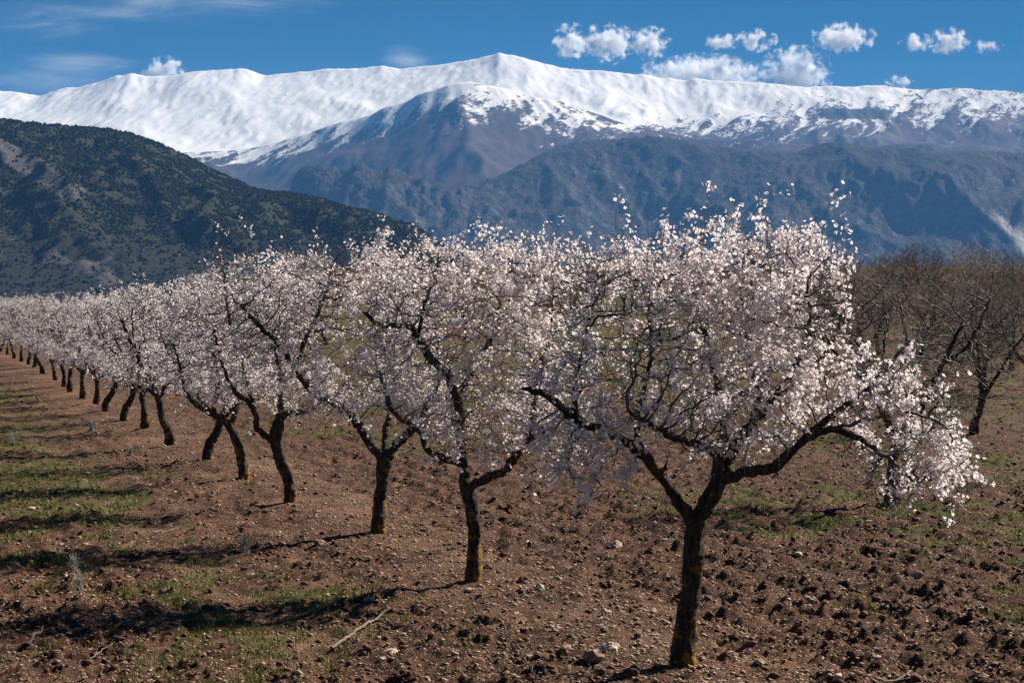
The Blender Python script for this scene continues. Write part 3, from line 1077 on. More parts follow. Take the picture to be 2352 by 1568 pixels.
    def blossom(self, name, n, bud=0.10, size=0.0205, where=None, tipbias=1.0):
        P = np.array(self.P); r = self.radii(); ty = np.array(self.typ); par = np.array(self.par)
        w = np.where(ty == 2, 1.0, np.where((ty == 1) & (r < 0.010), 0.35, 0.0))
        w = np.where(ty == 3, 0.16, w)
        w = np.where(ty == 4, 0.22, w)
        haschild = np.zeros(len(P), bool); haschild[par[par >= 0]] = True
        w = np.where((ty == 3) & ~haschild, 1.6, w)
        # patchy flowering: some shoots are full, others bare
        sh = np.zeros(len(P)); rs = self.rng.uniform(0, 1, len(P)) ** 2.5
        for i in range(len(P)):
            p = par[i]
            sh[i] = sh[p] if p >= 0 and ty[i] >= 2 and ty[p] == ty[i] else rs[i]
        w = w * np.where(ty == 3, 1.0, sh * 2.5)
        patch = noise3(P * 1.7 + 5, 61) + 0.6 * noise3(P * 4.1, 62)
        w = w * np.clip(0.65 + 1.7 * patch, 0.03, 2.5)
        w = np.where(ty == 3, np.where(haschild, 0.22, 2.2), w)
        if where is not None: w = w * where(P)
        w /= w.sum()
        nc = int(n / 5.2)
        c = self.rng.choice(len(P), nc, p=w)
        k = self.rng.choice([1, 3, 4, 5, 6, 8, 11], nc, p=[.13, .16, .17, .17, .16, .13, .08])
        idx = np.repeat(c, k)
        rad = np.repeat(0.010 + 0.0026 * k, k)
        tt = self.rng.uniform(0, 1, len(idx))[:, None] * (np.repeat(k, k) > 2)[:, None]
        pp = np.maximum(par[idx], 0); gp = np.maximum(par[pp], 0)
        B0 = np.where(tt < 0.5, P[idx] * (1 - 2 * tt) + P[pp] * 2 * tt, P[pp] * (2 - 2 * tt) + P[gp] * (2 * tt - 1))
        C = B0 + self.rng.normal(0, 1, (len(idx), 3)) * rad[:, None] * np.array([1, 1, 0.9])
        N = self.rng.normal(0, 1, (len(idx), 3)) + np.array([0, 0, 0.35]) + 1.2 * (C - B0) / rad[:, None]
        N /= np.linalg.norm(N, axis=1, keepdims=True)
        m = len(C)
        a = np.cross(N, np.array([0.31, 0.52, 0.79])); a /= np.linalg.norm(a, axis=1, keepdims=True) + 1e-9
        b = np.cross(N, a)
        isbud = self.rng.uniform(0, 1, m) < bud
        sz = size * self.rng.uniform(0.75, 1.2, m) * np.where(isbud, 0.62, 1.0)
        cup = np.where(isbud, 1.5, self.rng.uniform(0.15, 0.75, m))
        rot = self.rng.uniform(0, 2 * math.pi, m)
        Vs = np.zeros((m, 16, 3))
        Vs[:, 0] = C - N * (sz * 0.15)[:, None]
        tint = np.zeros((m, 16, 4)); tint[..., 3] = 1
        pk = self.rng.uniform(0, 1, m) ** 1.5
        base = np.stack([0.95 - 0.01 * pk, 0.925 - 0.09 * pk, 0.925 - 0.06 * pk], 1)
        budc = np.array([0.74, 0.50, 0.55])
        base = np.where(isbud[:, None], base * 0.45 + budc * 0.55, base)
        tint[:, 0, :3] = np.array([0.80, 0.66, 0.60])
        for q in range(5):
            th = rot + q * 2 * math.pi / 5 + self.rng.normal(0, 0.12, m)

            def pt(dth, rr, lift):
                t_ = th + dth
                return C + (a * np.cos(t_)[:, None] + b * np.sin(t_)[:, None]) * (sz * rr / np.sqrt(1 + (cup * 0.7) ** 2))[:, None] + N * (sz * cup * lift)[:, None]
            o = 1 + q * 3
            Vs[:, o] = pt(-0.52, 0.78, 0.50); Vs[:, o + 1] = pt(0, 1.04, 0.85); Vs[:, o + 2] = pt(0.52, 0.78, 0.50)
            tint[:, o:o + 3, :3] = base[:, None]
        quads = np.array([[0, 1 + q * 3, 2 + q * 3, 3 + q * 3] for q in range(5)])
        off = (np.arange(m) * 16)[:, None, None]
        me = new_mesh(name, Vs.reshape(-1, 3), (quads[None] + off).reshape(-1, 4),
                      {'tint': ('FLOAT_COLOR', tint.reshape(-1, 4))}, smooth=False)
        return me


def ellipsoids(rng, blobs, n, shell=0.45):
    """points inside a union of ellipsoids (centre, radii), denser near the outside"""
    out = []
    wts = np.array([b[1][0] * b[1][1] * b[1][2] * (b[2] if len(b) > 2 else 1.0) for b in blobs]); wts /= wts.sum()
    for b, w in zip(blobs, wts):
        k = max(8, int(n * w))
        d = rng.normal(0, 1, (k, 3)); d /= np.linalg.norm(d, axis=1, keepdims=True)
        r = rng.uniform(0, 1, k) ** shell
        out.append(np.array(b[0]) + d * r[:, None] * np.array(b[1]))
    return np.vstack(out)


MAT = {}


def tree_object(name, label, group, loc, meshes, blos, cat="tree", mats=("bark", "twig", "petal")):
    root = bpy.data.objects.new(name, None)
    root.empty_display_size = 0.3
    COL.objects.link(root)
    root.location = loc
    tag(root, label, cat, group)
    put("trunk", meshes[0], MAT[mats[0]], root)
    tw = put("branches", meshes[1], MAT[mats[1]], root)
    if blos is not None:
        b = put("blossom", blos, MAT[mats[2]], root)
        b['kind'] = 'stuff'
    return root


def photo_tree(seed, base, trunk, limbs, blobs, n_attr, n_shoot, n_flower, n_sprout, depth=1.0, size=0.0205, step=0.08, kill=0.13, where=None, ndroop=120):
    """a tree whose trunk, limbs and crown were measured on the picture; local metres about its base"""
    X0, d0 = on_ground(*base)
    s = d0 / F

    def loc(q):
        vx, vy = q[0], q[1]
        dd = d0 + (q[2] if len(q) > 2 else 0.0)
        p = at(vx, vy, dd)
        return np.array([p[0] - X0, p[1] - d0, p[2]])
    T = Tree(seed)
    pts = [loc(q) for q, r in trunk]; rad = [r * s for q, r in trunk]
    pts[0][2] = -0.12
    T.limb(pts, rad, 0.035, 0.003)
    for L in limbs:
        T.limb([loc(q) for q, r in L], [r * s for q, r in L], 0.045, 0.008)
    B = []
    for b in blobs:
        c = loc((b[0], b[1], b[4] if len(b) > 4 else 0.0))
        B.append((c, (b[2] * s, (b[5] if len(b) > 5 else min(b[2], b[3]) * s * depth), b[3] * s), b[6] if len(b) > 6 else 1.0))
    A = ellipsoids(T.rng, B, n_attr)
    A = A[A[:, 2] > 0.75]
    T.colonize(A, step, kill)
    P = np.array(T.P); ztop = np.percentile(P[:, 2], 99); zl = np.percentile(P[:, 2], 35)
    T.shoots(n_sprout, (0.2, 0.7), 0.012, 1.5, 0.0, 7, lambda p: p[:, 2] > ztop - 0.75, 0.3, 3, 0.3)
    T.shoots(ndroop // 2, (0.30, 0.75), 0.014, -0.25, 0.6, 7, lambda p: p[:, 2] < zl, 0.6, 4, 0.3)
    T.shoots(ndroop, (0.20, 0.55), 0.012, -0.3, 0.5, 6, lambda p: p[:, 2] < zl, 0.7, 2, 0.3)
    T.shoots(n_shoot, (0.07, 0.28), 0.013, 0.35, 0.0, 3, None, 0.35, 2, 0.5)
    m = T.meshes("almond_wood")
    b = T.blossom("almond_blossom", n_flower, size=size, where=where)
    return (X0, d0), m, b


def generic_tree(seed, bare=False, lean=0.0, h=4.0, spread=1.75, flowers=6600, pale=False):
    T = Tree(seed); g = T.rng
    f = g.uniform(0.85, 1.15)
    sgn = 1 if g.uniform() < 0.5 else -1
    fx = lean + g.normal(0, 0.05); fy = g.normal(0, 0.08)
    T.limb([(0, 0, -0.12), (0.02 * sgn, 0, 0.25), (fx * 0.5 + 0.05 * sgn, fy * 0.5, 0.6), (fx, fy, f)], [0.15, 0.102, 0.086, 0.082], 0.05, 0.004)
    k = 3 if g.uniform() < 0.6 else 4
    a0 = g.uniform(0, 6.28)
    tips = []
    for i in range(k):
        a = a0 + i * 2 * math.pi / k + g.normal(0, 0.3)
        o = g.uniform(0.75, 1.05) * spread * 0.7
        dx, dy = math.cos(a), math.sin(a)
        z1 = f + g.uniform(0.25, 0.5); z2 = f + g.uniform(0.75, 1.1); z3 = f + g.uniform(1.3, 1.8)
        p = [(fx, fy, f - 0.03), (fx + dx * o * 0.3, fy + dy * o * 0.3, z1), (fx + dx * o * 0.62 + g.normal(0, .08), fy + dy * o * 0.62, z2), (fx + dx * o * 0.95, fy + dy * o * 0.95, z3)]
        T.limb(p, [0.058, 0.046, 0.036, 0.022], 0.06, 0.01)
        b = a + g.choice([-1, 1]) * g.uniform(0.5, 0.9)
        T.limb([p[2], (p[2][0] + math.cos(b) * 0.4, p[2][1] + math.sin(b) * 0.4, z2 + 0.35), (p[2][0] + math.cos(b) * 0.7, p[2][1] + math.sin(b) * 0.7, z2 + 1.0)], [0.03, 0.024, 0.016], 0.06, 0.01)
    B = [((fx, fy, h * 0.60), (spread, spread, h * 0.33), 1.0), ((fx, fy, h * 0.77), (spread * 0.75, spread * 0.75, h * 0.2), 1.0),
         ((fx + 0.5 * math.cos(a0), fy + 0.5 * math.sin(a0), h * 0.45), (spread * 1.02, spread * 1.02, h * 0.18), 0.7)]
    A = ellipsoids(g, B, 1300)
    T.colonize(A[A[:, 2] > 1.0], 0.10, 0.16)
    P = np.array(T.P); ztop = np.percentile(P[:, 2], 99); zl = np.percentile(P[:, 2], 35)
    T.shoots(26, (0.2, 0.55), 0.012, 2.0, 0.0, 5, lambda p: p[:, 2] > ztop - 0.6, 0.25, 3, 0.14)
    T.shoots(40, (0.2, 0.5), 0.012, -0.2, 0.5, 5, lambda p: p[:, 2] < zl, 0.7, 2, 0.3)
    T.shoots(3800 if bare else 2700, (0.10, 0.34) if bare else (0.07, 0.24), 0.014, 0.5, 0.0, 3, None, 0.35, 2, 0.4)
    m = T.meshes("almond_wood")
    return m, (None if bare else T.blossom("almond_blossom", flowers))


def build_front_trees():
    G = "blossoming almond trees of the front row"
    # ---- nearest tree
    pos, m, b = photo_tree(
        101, (1568, 1528),
        [((1568, 1535), 38), ((1571, 1480), 28), ((1578, 1420), 25), ((1588, 1340), 24), ((1593, 1270), 22), ((1598, 1205), 23)],
        [
            [((1598, 1212), 15), ((1572, 1175, -.03), 14), ((1545, 1130, -.08), 13), ((1515, 1090, -.12), 13), ((1480, 1045, -.18), 13), ((1430, 1010, -.22), 12.5), ((1385, 985, -.28), 11.5), ((1330, 970, -.34), 10.5), ((1290, 935, -.38), 9), ((1250, 905, -.42), 8), ((1200, 890, -.46), 6)],
            [((1598, 1210), 20), ((1625, 1155, .02), 20), ((1650, 1110, .05), 19)],
            [((1650, 1112, .05), 15), ((1672, 1060, .08), 15), ((1702, 1010, .1), 13.5), ((1738, 962, .12), 12), ((1778, 912, .1), 9.5), ((1822, 850, .05), 8), ((1848, 795, 0), 6.5), ((1862, 730, -.05), 5), ((1850, 660, -.1), 3.5)],
            [((1648, 1112, .05), 13), ((1690, 1090, -.05), 13), ((1740, 1078, -.15), 12.5), ((1780, 1075, -.22), 12), ((1822, 1030, -.3), 11), ((1852, 1005, -.34), 9), ((1905, 985, -.38), 8), ((1960, 1000, -.42), 7), ((2005, 1030, -.46), 6), ((2060, 1068, -.5), 4), ((2100, 1105, -.55), 3)],
            [((1852, 1006, -.34), 8), ((1905, 960, -.3), 7), ((1975, 905, -.28), 6), ((2035, 850, -.3), 4.5), ((2080, 790, -.3), 3.2)],
            [((1905, 985, -.38), 5), ((1990, 965, -.5), 4.5), ((2090, 950, -.6), 4), ((2170, 975, -.65), 3)],
            [((1650, 1112, .05), 14), ((1652, 1050, .25), 13), ((1660, 985, .4), 12), ((1655, 920, .5), 10), ((1640, 860, .6), 8.5), ((1622, 780, .65), 6.5), ((1600, 690, .7), 4.5), ((1590, 610, .7), 3)],
            [((1668, 1055, .1), 9), ((1610, 1022, -.1), 9), ((1550, 1005, -.3), 8), ((1495, 975, -.45), 6), ((1440, 940, -.55), 4)],
            [((1478, 1044, -.18), 8), ((1462, 985, -.05), 7.5), ((1478, 900, .05), 6.5), ((1498, 800, .1), 5.5), ((1490, 700, .15), 4), ((1510, 610, .2), 3)],
            [((1330, 970, -.34), 6), ((1320, 900, -.3), 5.5), ((1340, 800, -.2), 4.5), ((1365, 690, -.1), 3.2), ((1375, 610, -.1), 2.5)],
            [((1738, 962, .12), 7), ((1735, 880, .3), 6.5), ((1715, 790, .4), 5), ((1730, 690, .45), 4), ((1720, 600, .45), 2.8)],
            [((1778, 912, .1), 6), ((1845, 870, .3), 5.5), ((1910, 790, .4), 4.5), ((1935, 700, .45), 3.2), ((1925, 640, .45), 2.5)],
            [((1655, 920, .5), 8), ((1700, 905, .9), 7), ((1760, 860, 1.2), 5), ((1800, 780, 1.3), 3.5)],
            [((1515, 1090, -.12), 7), ((1528, 1070, -.18), 6)],
        ],
        [(1690, 720, 250, 190, .15, 1.15), (1480, 790, 210, 210, .0, 1.05), (1335, 880, 130, 130, -.3, .8), (1870, 740, 130, 180, .15, .9),
         (2055, 930, 175, 170, -.35, .85, 1.1), (2070, 1065, 165, 75, -.45, .7, 1.1), (1640, 930, 300, 120, .0, 1.2, .8), (1640, 570, 160, 70, .2, .6, 1.2), (1800, 580, 120, 70, .2, .6, 1.2), (1320, 1010, 110, 70, -.3, .6, .6), (1400, 650, 140, 110, .1, .9, 1.0), (2080, 1110, 120, 55, -.5, .5, 1.2), (1360, 1080, 130, 60, -.4, .5, .5)],
        3400, 5200, 19500, 100, step=0.075, kill=0.11, ndroop=190)
    tree_object("almond_tree", "nearest blossoming almond tree, wide crown, thick forked trunk with orange lichen", G, (pos[0], pos[1], float(land(*pos))), m, b)
    # ---- second tree
    pos, m, b = photo_tree(
        202, (1087, 1333),
        [((1087, 1338), 24), ((1089, 1290), 17.5), ((1090, 1230), 16.5), ((1083, 1170), 17), ((1072, 1110), 18)],
        [
            [((1072, 1112), 13), ((1062, 1060, .02), 12.5), ((1058, 990, .05), 12), ((1050, 920, .05), 11), ((1030, 870, .02), 10.5), ((1000, 830, 0), 10), ((960, 775, -.05), 9), ((935, 745, -.1), 7.5), ((870, 745, -.2), 5.5), ((835, 715, -.25), 4)],
            [((1078, 1116), 10), ((1120, 1095, -.1), 10), ((1160, 1075, -.18), 9.5), ((1190, 1040, -.24), 9), ((1215, 1008, -.3), 8.5), ((1262, 972, -.36), 7), ((1312, 935, -.42), 5), ((1340, 880, -.45), 3.5)],
            [((1064, 1065), 8), ((1012, 1046, -.12), 8), ((985, 1035, -.2), 7.5), ((970, 1000, -.28), 7), ((955, 975, -.32), 7), ((912, 955, -.38), 6), ((890, 910, -.42), 5), ((872, 850, -.45), 3.5)],
            [((1050, 920, .05), 7), ((1085, 850, .25), 6.5), ((1130, 770, .4), 5), ((1150, 680, .5), 3.5), ((1140, 610, .5), 2.5)],
            [((960, 775, -.05), 5), ((975, 700, .1), 4.5), ((1000, 630, .2), 3), ((1010, 570, .2), 2.4)],
            [((1215, 1008, -.3), 5.5), ((1225, 940, -.2), 5), ((1240, 850, -.1), 4.5), ((1265, 740, 0), 3.2), ((1270, 640, 0), 2.4)],
        ],
        [(1060, 720, 230, 180, .1, 1.1), (1220, 780, 170, 190, .0, 1.0), (960, 840, 150, 140, -.2, .9), (1130, 950, 220, 100, -.1, 1.0, .7), (1210, 610, 150, 80, .1, .8), (1290, 1010, 120, 80, -.4, .6, .6)],
        2600, 4200, 15500, 66, ndroop=130)
    tree_object("almond_tree", "second almond tree in the front row, straight trunk with bright orange lichen at its foot", G, (pos[0], pos[1], float(land(*pos))), m, b)
    # ---- third tree
    pos, m, b = photo_tree(
        303, (870, 1222),
        [((870, 1226), 21), ((871, 1180), 16), ((877, 1110), 16), ((884, 1055), 17)],
        [
            [((882, 1058), 11), ((850, 1020, -.05), 10.5), ((825, 980, -.1), 10), ((790, 940, -.15), 9.5), ((745, 915, -.2), 9), ((705, 885, -.25), 8), ((680, 850, -.28), 7.5), ((650, 800, -.3), 7), ((612, 765, -.32), 6), ((575, 725, -.35), 4.5), ((540, 690, -.4), 3)],
            [((886, 1058), 12), ((912, 1020, .05), 11), ((945, 988, .1), 9.5), ((972, 950, .15), 7), ((1000, 895, .2), 5), ((1010, 820, .2), 3.5)],
            [((886, 1050), 9), ((888, 980, .2), 8), ((905, 900, .35), 6), ((885, 800, .45), 4.5), ((870, 700, .5), 3)],
            [((680, 850, -.28), 5), ((700, 780, -.1), 4.5), ((740, 700, 0), 3.5), ((760, 620, 0), 2.5)],
        ],
        [(860, 700, 180, 170, .1, 1.1), (720, 730, 160, 160, -.1, 1.0), (600, 730, 110, 110, -.3, .8), (800, 860, 200, 110, 0, 1.1, .8), (950, 840, 110, 120, .1, .8, .8)],
        2100, 3700, 12800, 56)
    tree_object("almond_tree", "third almond tree in the front row, V shaped fork and a limb reaching far left", G, (pos[0], pos[1], float(land(*pos))), m, b, "tree", ("old_bark", "twig", "petal"))
    # ---- fourth tree
    pos, m, b = photo_tree(
        404, (668, 1157),
        [((669, 1162), 18), ((664, 1110), 13.5), ((648, 1065), 14), ((634, 1020), 15), ((640, 970), 13)],
        [
            [((632, 1022), 8), ((608, 1002, -.05), 8), ((592, 985, -.1), 7), ((588, 955, -.15), 6.5), ((572, 925, -.2), 6), ((535, 895, -.25), 5), ((508, 830, -.3), 4), ((490, 750, -.3), 3)],
            [((640, 970), 9), ((662, 950, .1), 8), ((702, 945, .2), 6.5), ((735, 925, .3), 5), ((750, 860, .35), 3.5)],
            [((640, 970), 10), ((646, 915, .1), 8), ((640, 840, .2), 6), ((620, 750, .25), 4), ((600, 650, .25), 3)],
            [((588, 955, -.15), 5), ((560, 850, -.3), 4.5), ((535, 780, -.4), 4), ((520, 690, -.4), 3), ((512, 610, -.4), 2.2)],
        ],
        [(600, 730, 150, 140, .1, 1.1), (520, 780, 110, 140, -.2, .9), (640, 860, 150, 90, .1, 1.0, .8), (515, 620, 60, 70, -.3, .5)],
        1800, 2800, 7600, 44)
    tree_object("almond_tree", "fourth almond tree in the front row, bent dark trunk curving left under thin blossom", G, (pos[0], pos[1], float(land(*pos))), m, b, "tree", ("old_bark", "twig", "petal"))
    # ---- fifth tree
    pos, m, b = photo_tree(
        505, (563, 1103),
        [((564, 1107), 15.5), ((556, 1060), 11.5), ((544, 1015), 11.5), ((522, 976), 11)],
        [
            [((522, 978), 8), ((490, 955, -.1), 7.5), ((455, 935, -.15), 6.5), ((425, 900, -.2), 5), ((410, 830, -.25), 3.5)],
            [((528, 985), 8), ((545, 940, .1), 7), ((556, 890, .2), 5.5), ((560, 820, .3), 3.5)],
            [((490, 955, -.1), 6), ((500, 890, 0), 5), ((490, 810, .1), 3.5), ((480, 720, .1), 2.5)],
        ],
        [(490, 760, 120, 130, 0, 1.1), (440, 810, 100, 110, -.1, .9), (510, 870, 130, 70, 0, 1.0, .8)],
        1500, 2600, 6400, 36)
    tree_object("almond_tree", "fifth almond tree in the front row, slim trunk leaning left to a low fork", G, (pos[0], pos[1], float(land(*pos))), m, b, "tree", ("old_bark", "twig", "petal"))


def copy_tree(proto, loc, rz, sc, label, group, name):
    m, b = proto
    root = tree_object(name, label, group, loc, m, b, "tree", ("old_bark", "twig" if b is not None else "bare_twig", "petal"))
    root.rotation_euler = (0, 0, rz)
    root.scale = (sc, sc, sc)
    return root


def build_orchard():
    G = "blossoming almond trees of the front row"
    protos = [generic_tree(900 + i, False, l, 3.9, 1.75) for i, l in enumerate((0.25, -0.2, 0.05, -0.35, 0.15))]
    bares = [generic_tree(950 + i, True, l, 3.9, 1.8) for i, l in enumerate((0.2, -0.15, 0.0))]
    r = random.Random(3)
    row = [(477, 1060, 0, 0.0, "sixth almond tree in the front row, dark trunk leaning right beside the slim fifth one"),
           (392, 1021, 1, 0.6, "seventh almond tree in the front row, clear Y fork above a slim trunk"),
           (333, 985, 2, 1.9, "eighth almond tree in the front row, short upright trunk left of the Y fork"),
           (285, 965, 0, 0.1, "ninth almond tree in the front row, trunk leaning strongly right"),
           (243, 942, 3, 2.8, "tenth almond tree in the front row, right one of two close trunks"),
           (222, 927, 2, 4.2, "eleventh almond tree in the front row, left one of two close trunks"),
           (191, 914, 4, 1.2, "twelfth almond tree in the front row, thin trunk with a low side limb"),
           (161, 900, 1, 5.2, "thirteenth almond tree in the front row, dark trunk next to the thin one"),
           (147, 886, 2, 3.0, "fourteenth almond tree in the front row, stout dark trunk"),
           (127, 872, 0, 2.2, "fifteenth almond tree in the front row, small upright trunk far along"),
           (98, 860, 3, 0.9, "sixteenth almond tree in the front row, small trunk leaning right"),
           (80, 848, 4, 3.9, "seventeenth almond tree in the front row, third trunk from the far end"),
           (66, 839, 1, 2.6, "eighteenth almond tree in the front row, second trunk from the far end"),
           (50, 830, 2, 1.0, "last almond trunk showing at the far left end of the front row")]
    for vx, vy, k, rz, lab in row:
        x, y = on_ground(vx, vy)
        z = float(land(x, y))
        d = y
        copy_tree(protos[k], (x, y, z), rz, (0.95 - 0.13 * min(1, max(0, (y - 42) / 40))) * r.uniform(0.94, 1.05), lab, G, "almond_tree")
    # further almonds: rows running parallel to the front one
    nb = 0; nbare = 0
    used = []
    bare_list = []; back_list = []
    specials = [(2052, 1152, 0, "bare", "thin almond tree with few flowers standing behind the nearest tree's right side", 1),
                (2238, 985, 1, "bare", "leafless almond tree alone on green ground at the right", 0),
                (2262, 893, 2, "bare", "leafless almond tree close behind the lone bare one at the right", 2)]
    for vx, vy, k, kind, lab, pr in specials:
        x, y = on_ground(vx, vy)
        copy_tree(bares[pr], (x, y, float(land(x, y))), r.uniform(0, 6.28), 1.0, lab, "leafless almond trees", "bare_almond_tree")
        used.append((x, y))
    for i in range(2, 16):
        perp = 7.2 * i
        for j in range(0, 44):
            along = j * 5.6 + (i % 2) * 2.8 + r.uniform(-0.5, 0.5)
            x = 1.44 + 0.958 * perp - 0.286 * along + r.uniform(-0.4, 0.4)
            y = 18.3 + 0.286 * perp + 0.958 * along + r.uniform(-0.4, 0.4)
            a = x / y
            if y > 150 or abs(a) > 0.262: continue
            if a > -0.085:                      # leafless part on the right
                if y < 66: continue
                if a < 0.10 and y < 100: continue
                if min((x - u) ** 2 + (y - w) ** 2 for u, w in used) < 9: continue
                if r.random() < (0.6 if a < 0.13 else 0.06): continue
                k = r.randrange(3)
                ro = copy_tree(bares[k], (x, y, float(land(x, y))), r.uniform(0, 6.28), r.uniform(0.9, 1.12),
                               "leafless almond tree in the dark orchard behind the blossom", "leafless almond trees", "bare_almond_tree")
                bare_list.append((y, a, ro))
                nbare += 1
            else:
                if y < 62: continue
                k = r.randrange(5)
                lab = "blossoming almond tree in the rows behind the far end of the front row" if a < -0.16 else "blossoming almond tree on the rise behind the front row"
                ro = copy_tree(protos[k], (x, y, float(land(x, y))), r.uniform(0, 6.28), r.uniform(0.78, 0.95), lab, "blossoming almond trees of the back rows", "almond_tree")
                back_list.append((a, ro)); nb += 1
    # the front row runs on beyond the last countable trunk
    x0, y0 = on_ground(50, 830)
    for q in range(1, 16):
        x = x0 - 1.5 * q; y = y0 + 5.0 * q
        if x / y < -0.243: break
        copy_tree(protos[q % 5], (x, y, float(land(x, y))), q * 1.3, 0.80, "blossoming almond tree merging into the far left end of the front row",
                  "blossoming almond trees of the back rows", "almond_tree")
    words = ["first", "second", "third", "fourth", "fifth", "sixth", "seventh", "eighth", "ninth", "tenth", "eleventh", "twelfth", "thirteenth", "fourteenth"]
    for lo, hi, band in ((0, 92, "nearer"), (92, 118, "middle"), (118, 999, "farthest")):
        seen_ = sorted([(-a, ro.name, ro) for y, a, ro in bare_list if lo <= y < hi and a > 0.165])
        for q, (_, _, ro) in enumerate(seen_):
            ro['label'] = "leafless almond tree of the %s dark rows, %s from the right edge" % (band, words[min(q, 13)])
    for q, (a, _, ro) in enumerate(sorted([(a, ro.name, ro) for a, ro in back_list])):
        ro['label'] = "blossoming almond tree behind the front row on the left, %s from the left edge" % words[min(q, 13)]
    print("back blossom", nb, "bare", nbare)


# ------------------------------------------------------------------ stones, clods, sticks, grass
def stone_material(name, a, b):
    t = NT(name)
    o = t.obj()
    oi = t.n("ShaderNodeObjectInfo")
    p = t.pos()
    n = t.noise(p, 22.0, 4, 0.65)
    c = t.mix(t.ramp(n, 0.3, 0.7), a, b)
    hs = t.n("ShaderNodeHueSaturation")
    t.l(c, hs.inputs['Color'])
    t.l(t.ramp(oi.outputs['Random'], 0, 1, 0.7, 1.2), hs.inputs['Value'])
    n2 = t.noise(p, 90.0, 3, 0.6)
    t.surface(hs.outputs[0], 0.9, t.bump(t.math('ADD', n, t.math('MULTIPLY', n2, .4)), 0.7, 0.012), 0.2)
    return t.m


def scatter_mesh(name, pts, size, squash, seed, sub=1, rough=0.3, sink=0.25):
    """many small lumps joined into one mesh"""
    g = np.random.default_rng(seed)
    if sub == 0:
        V = np.array([[1, 0, 0], [0, 1, 0], [-1, 0, 0], [0, -1, 0], [0, 0, 1.], [0, 0, -1]]); T = np.array([[0, 1, 4], [1, 2, 4], [2, 3, 4], [3, 0, 4], [1, 0, 5], [2, 1, 5], [3, 2, 5], [0, 3, 5]])
    else:
        V, T = ico(sub)
    n = len(pts)
    var = []
    for k in range(8):
        d = 1 + rough * noise3(V * 1.7 + k * 5.3, k) + rough * .5 * noise3(V * 3.9 + k, k + 9)
        var.append(V * d[:, None])
    var = np.array(var)[g.integers(0, 8, n)]
    s = size[:, None] * np.stack([g.uniform(.8, 1.35, n), g.uniform(.7, 1.1, n), g.uniform(*squash, n)], 1)
    var = var * s[:, None, :]
    a = g.uniform(0, 2 * math.pi, n); ca, sa = np.cos(a)[:, None], np.sin(a)[:, None]
    X = var[..., 0] * ca - var[..., 1] * sa; Yv = var[..., 0] * sa + var[..., 1] * ca
    tl = g.normal(0, .3, n)[:, None]
    Z = var[..., 2] + X * tl * 0.5
    W = np.stack([X + pts[:, 0:1], Yv + pts[:, 1:2], Z + pts[:, 2:3] + (size * (0.5 - sink) * 0.6)[:, None]], -1)
    F_ = (T[None] + (np.arange(n) * len(V))[:, None, None]).reshape(-1, 3)
    return new_mesh(name, W.reshape(-1, 3), F_, smooth=True)


def field_points(g, n, ymin, ymax, power=2.0, amax=0.25):
    """random ground points, thinning out with distance like the picture shows them"""
    u = g.uniform(0, 1, n)
    y = 1 / (1 / ymin + u * (1 / ymax - 1 / ymin)) if power == 2.0 else ymin + (ymax - ymin) * u
    x = g.uniform(-amax, amax, n) * y
    return x, y


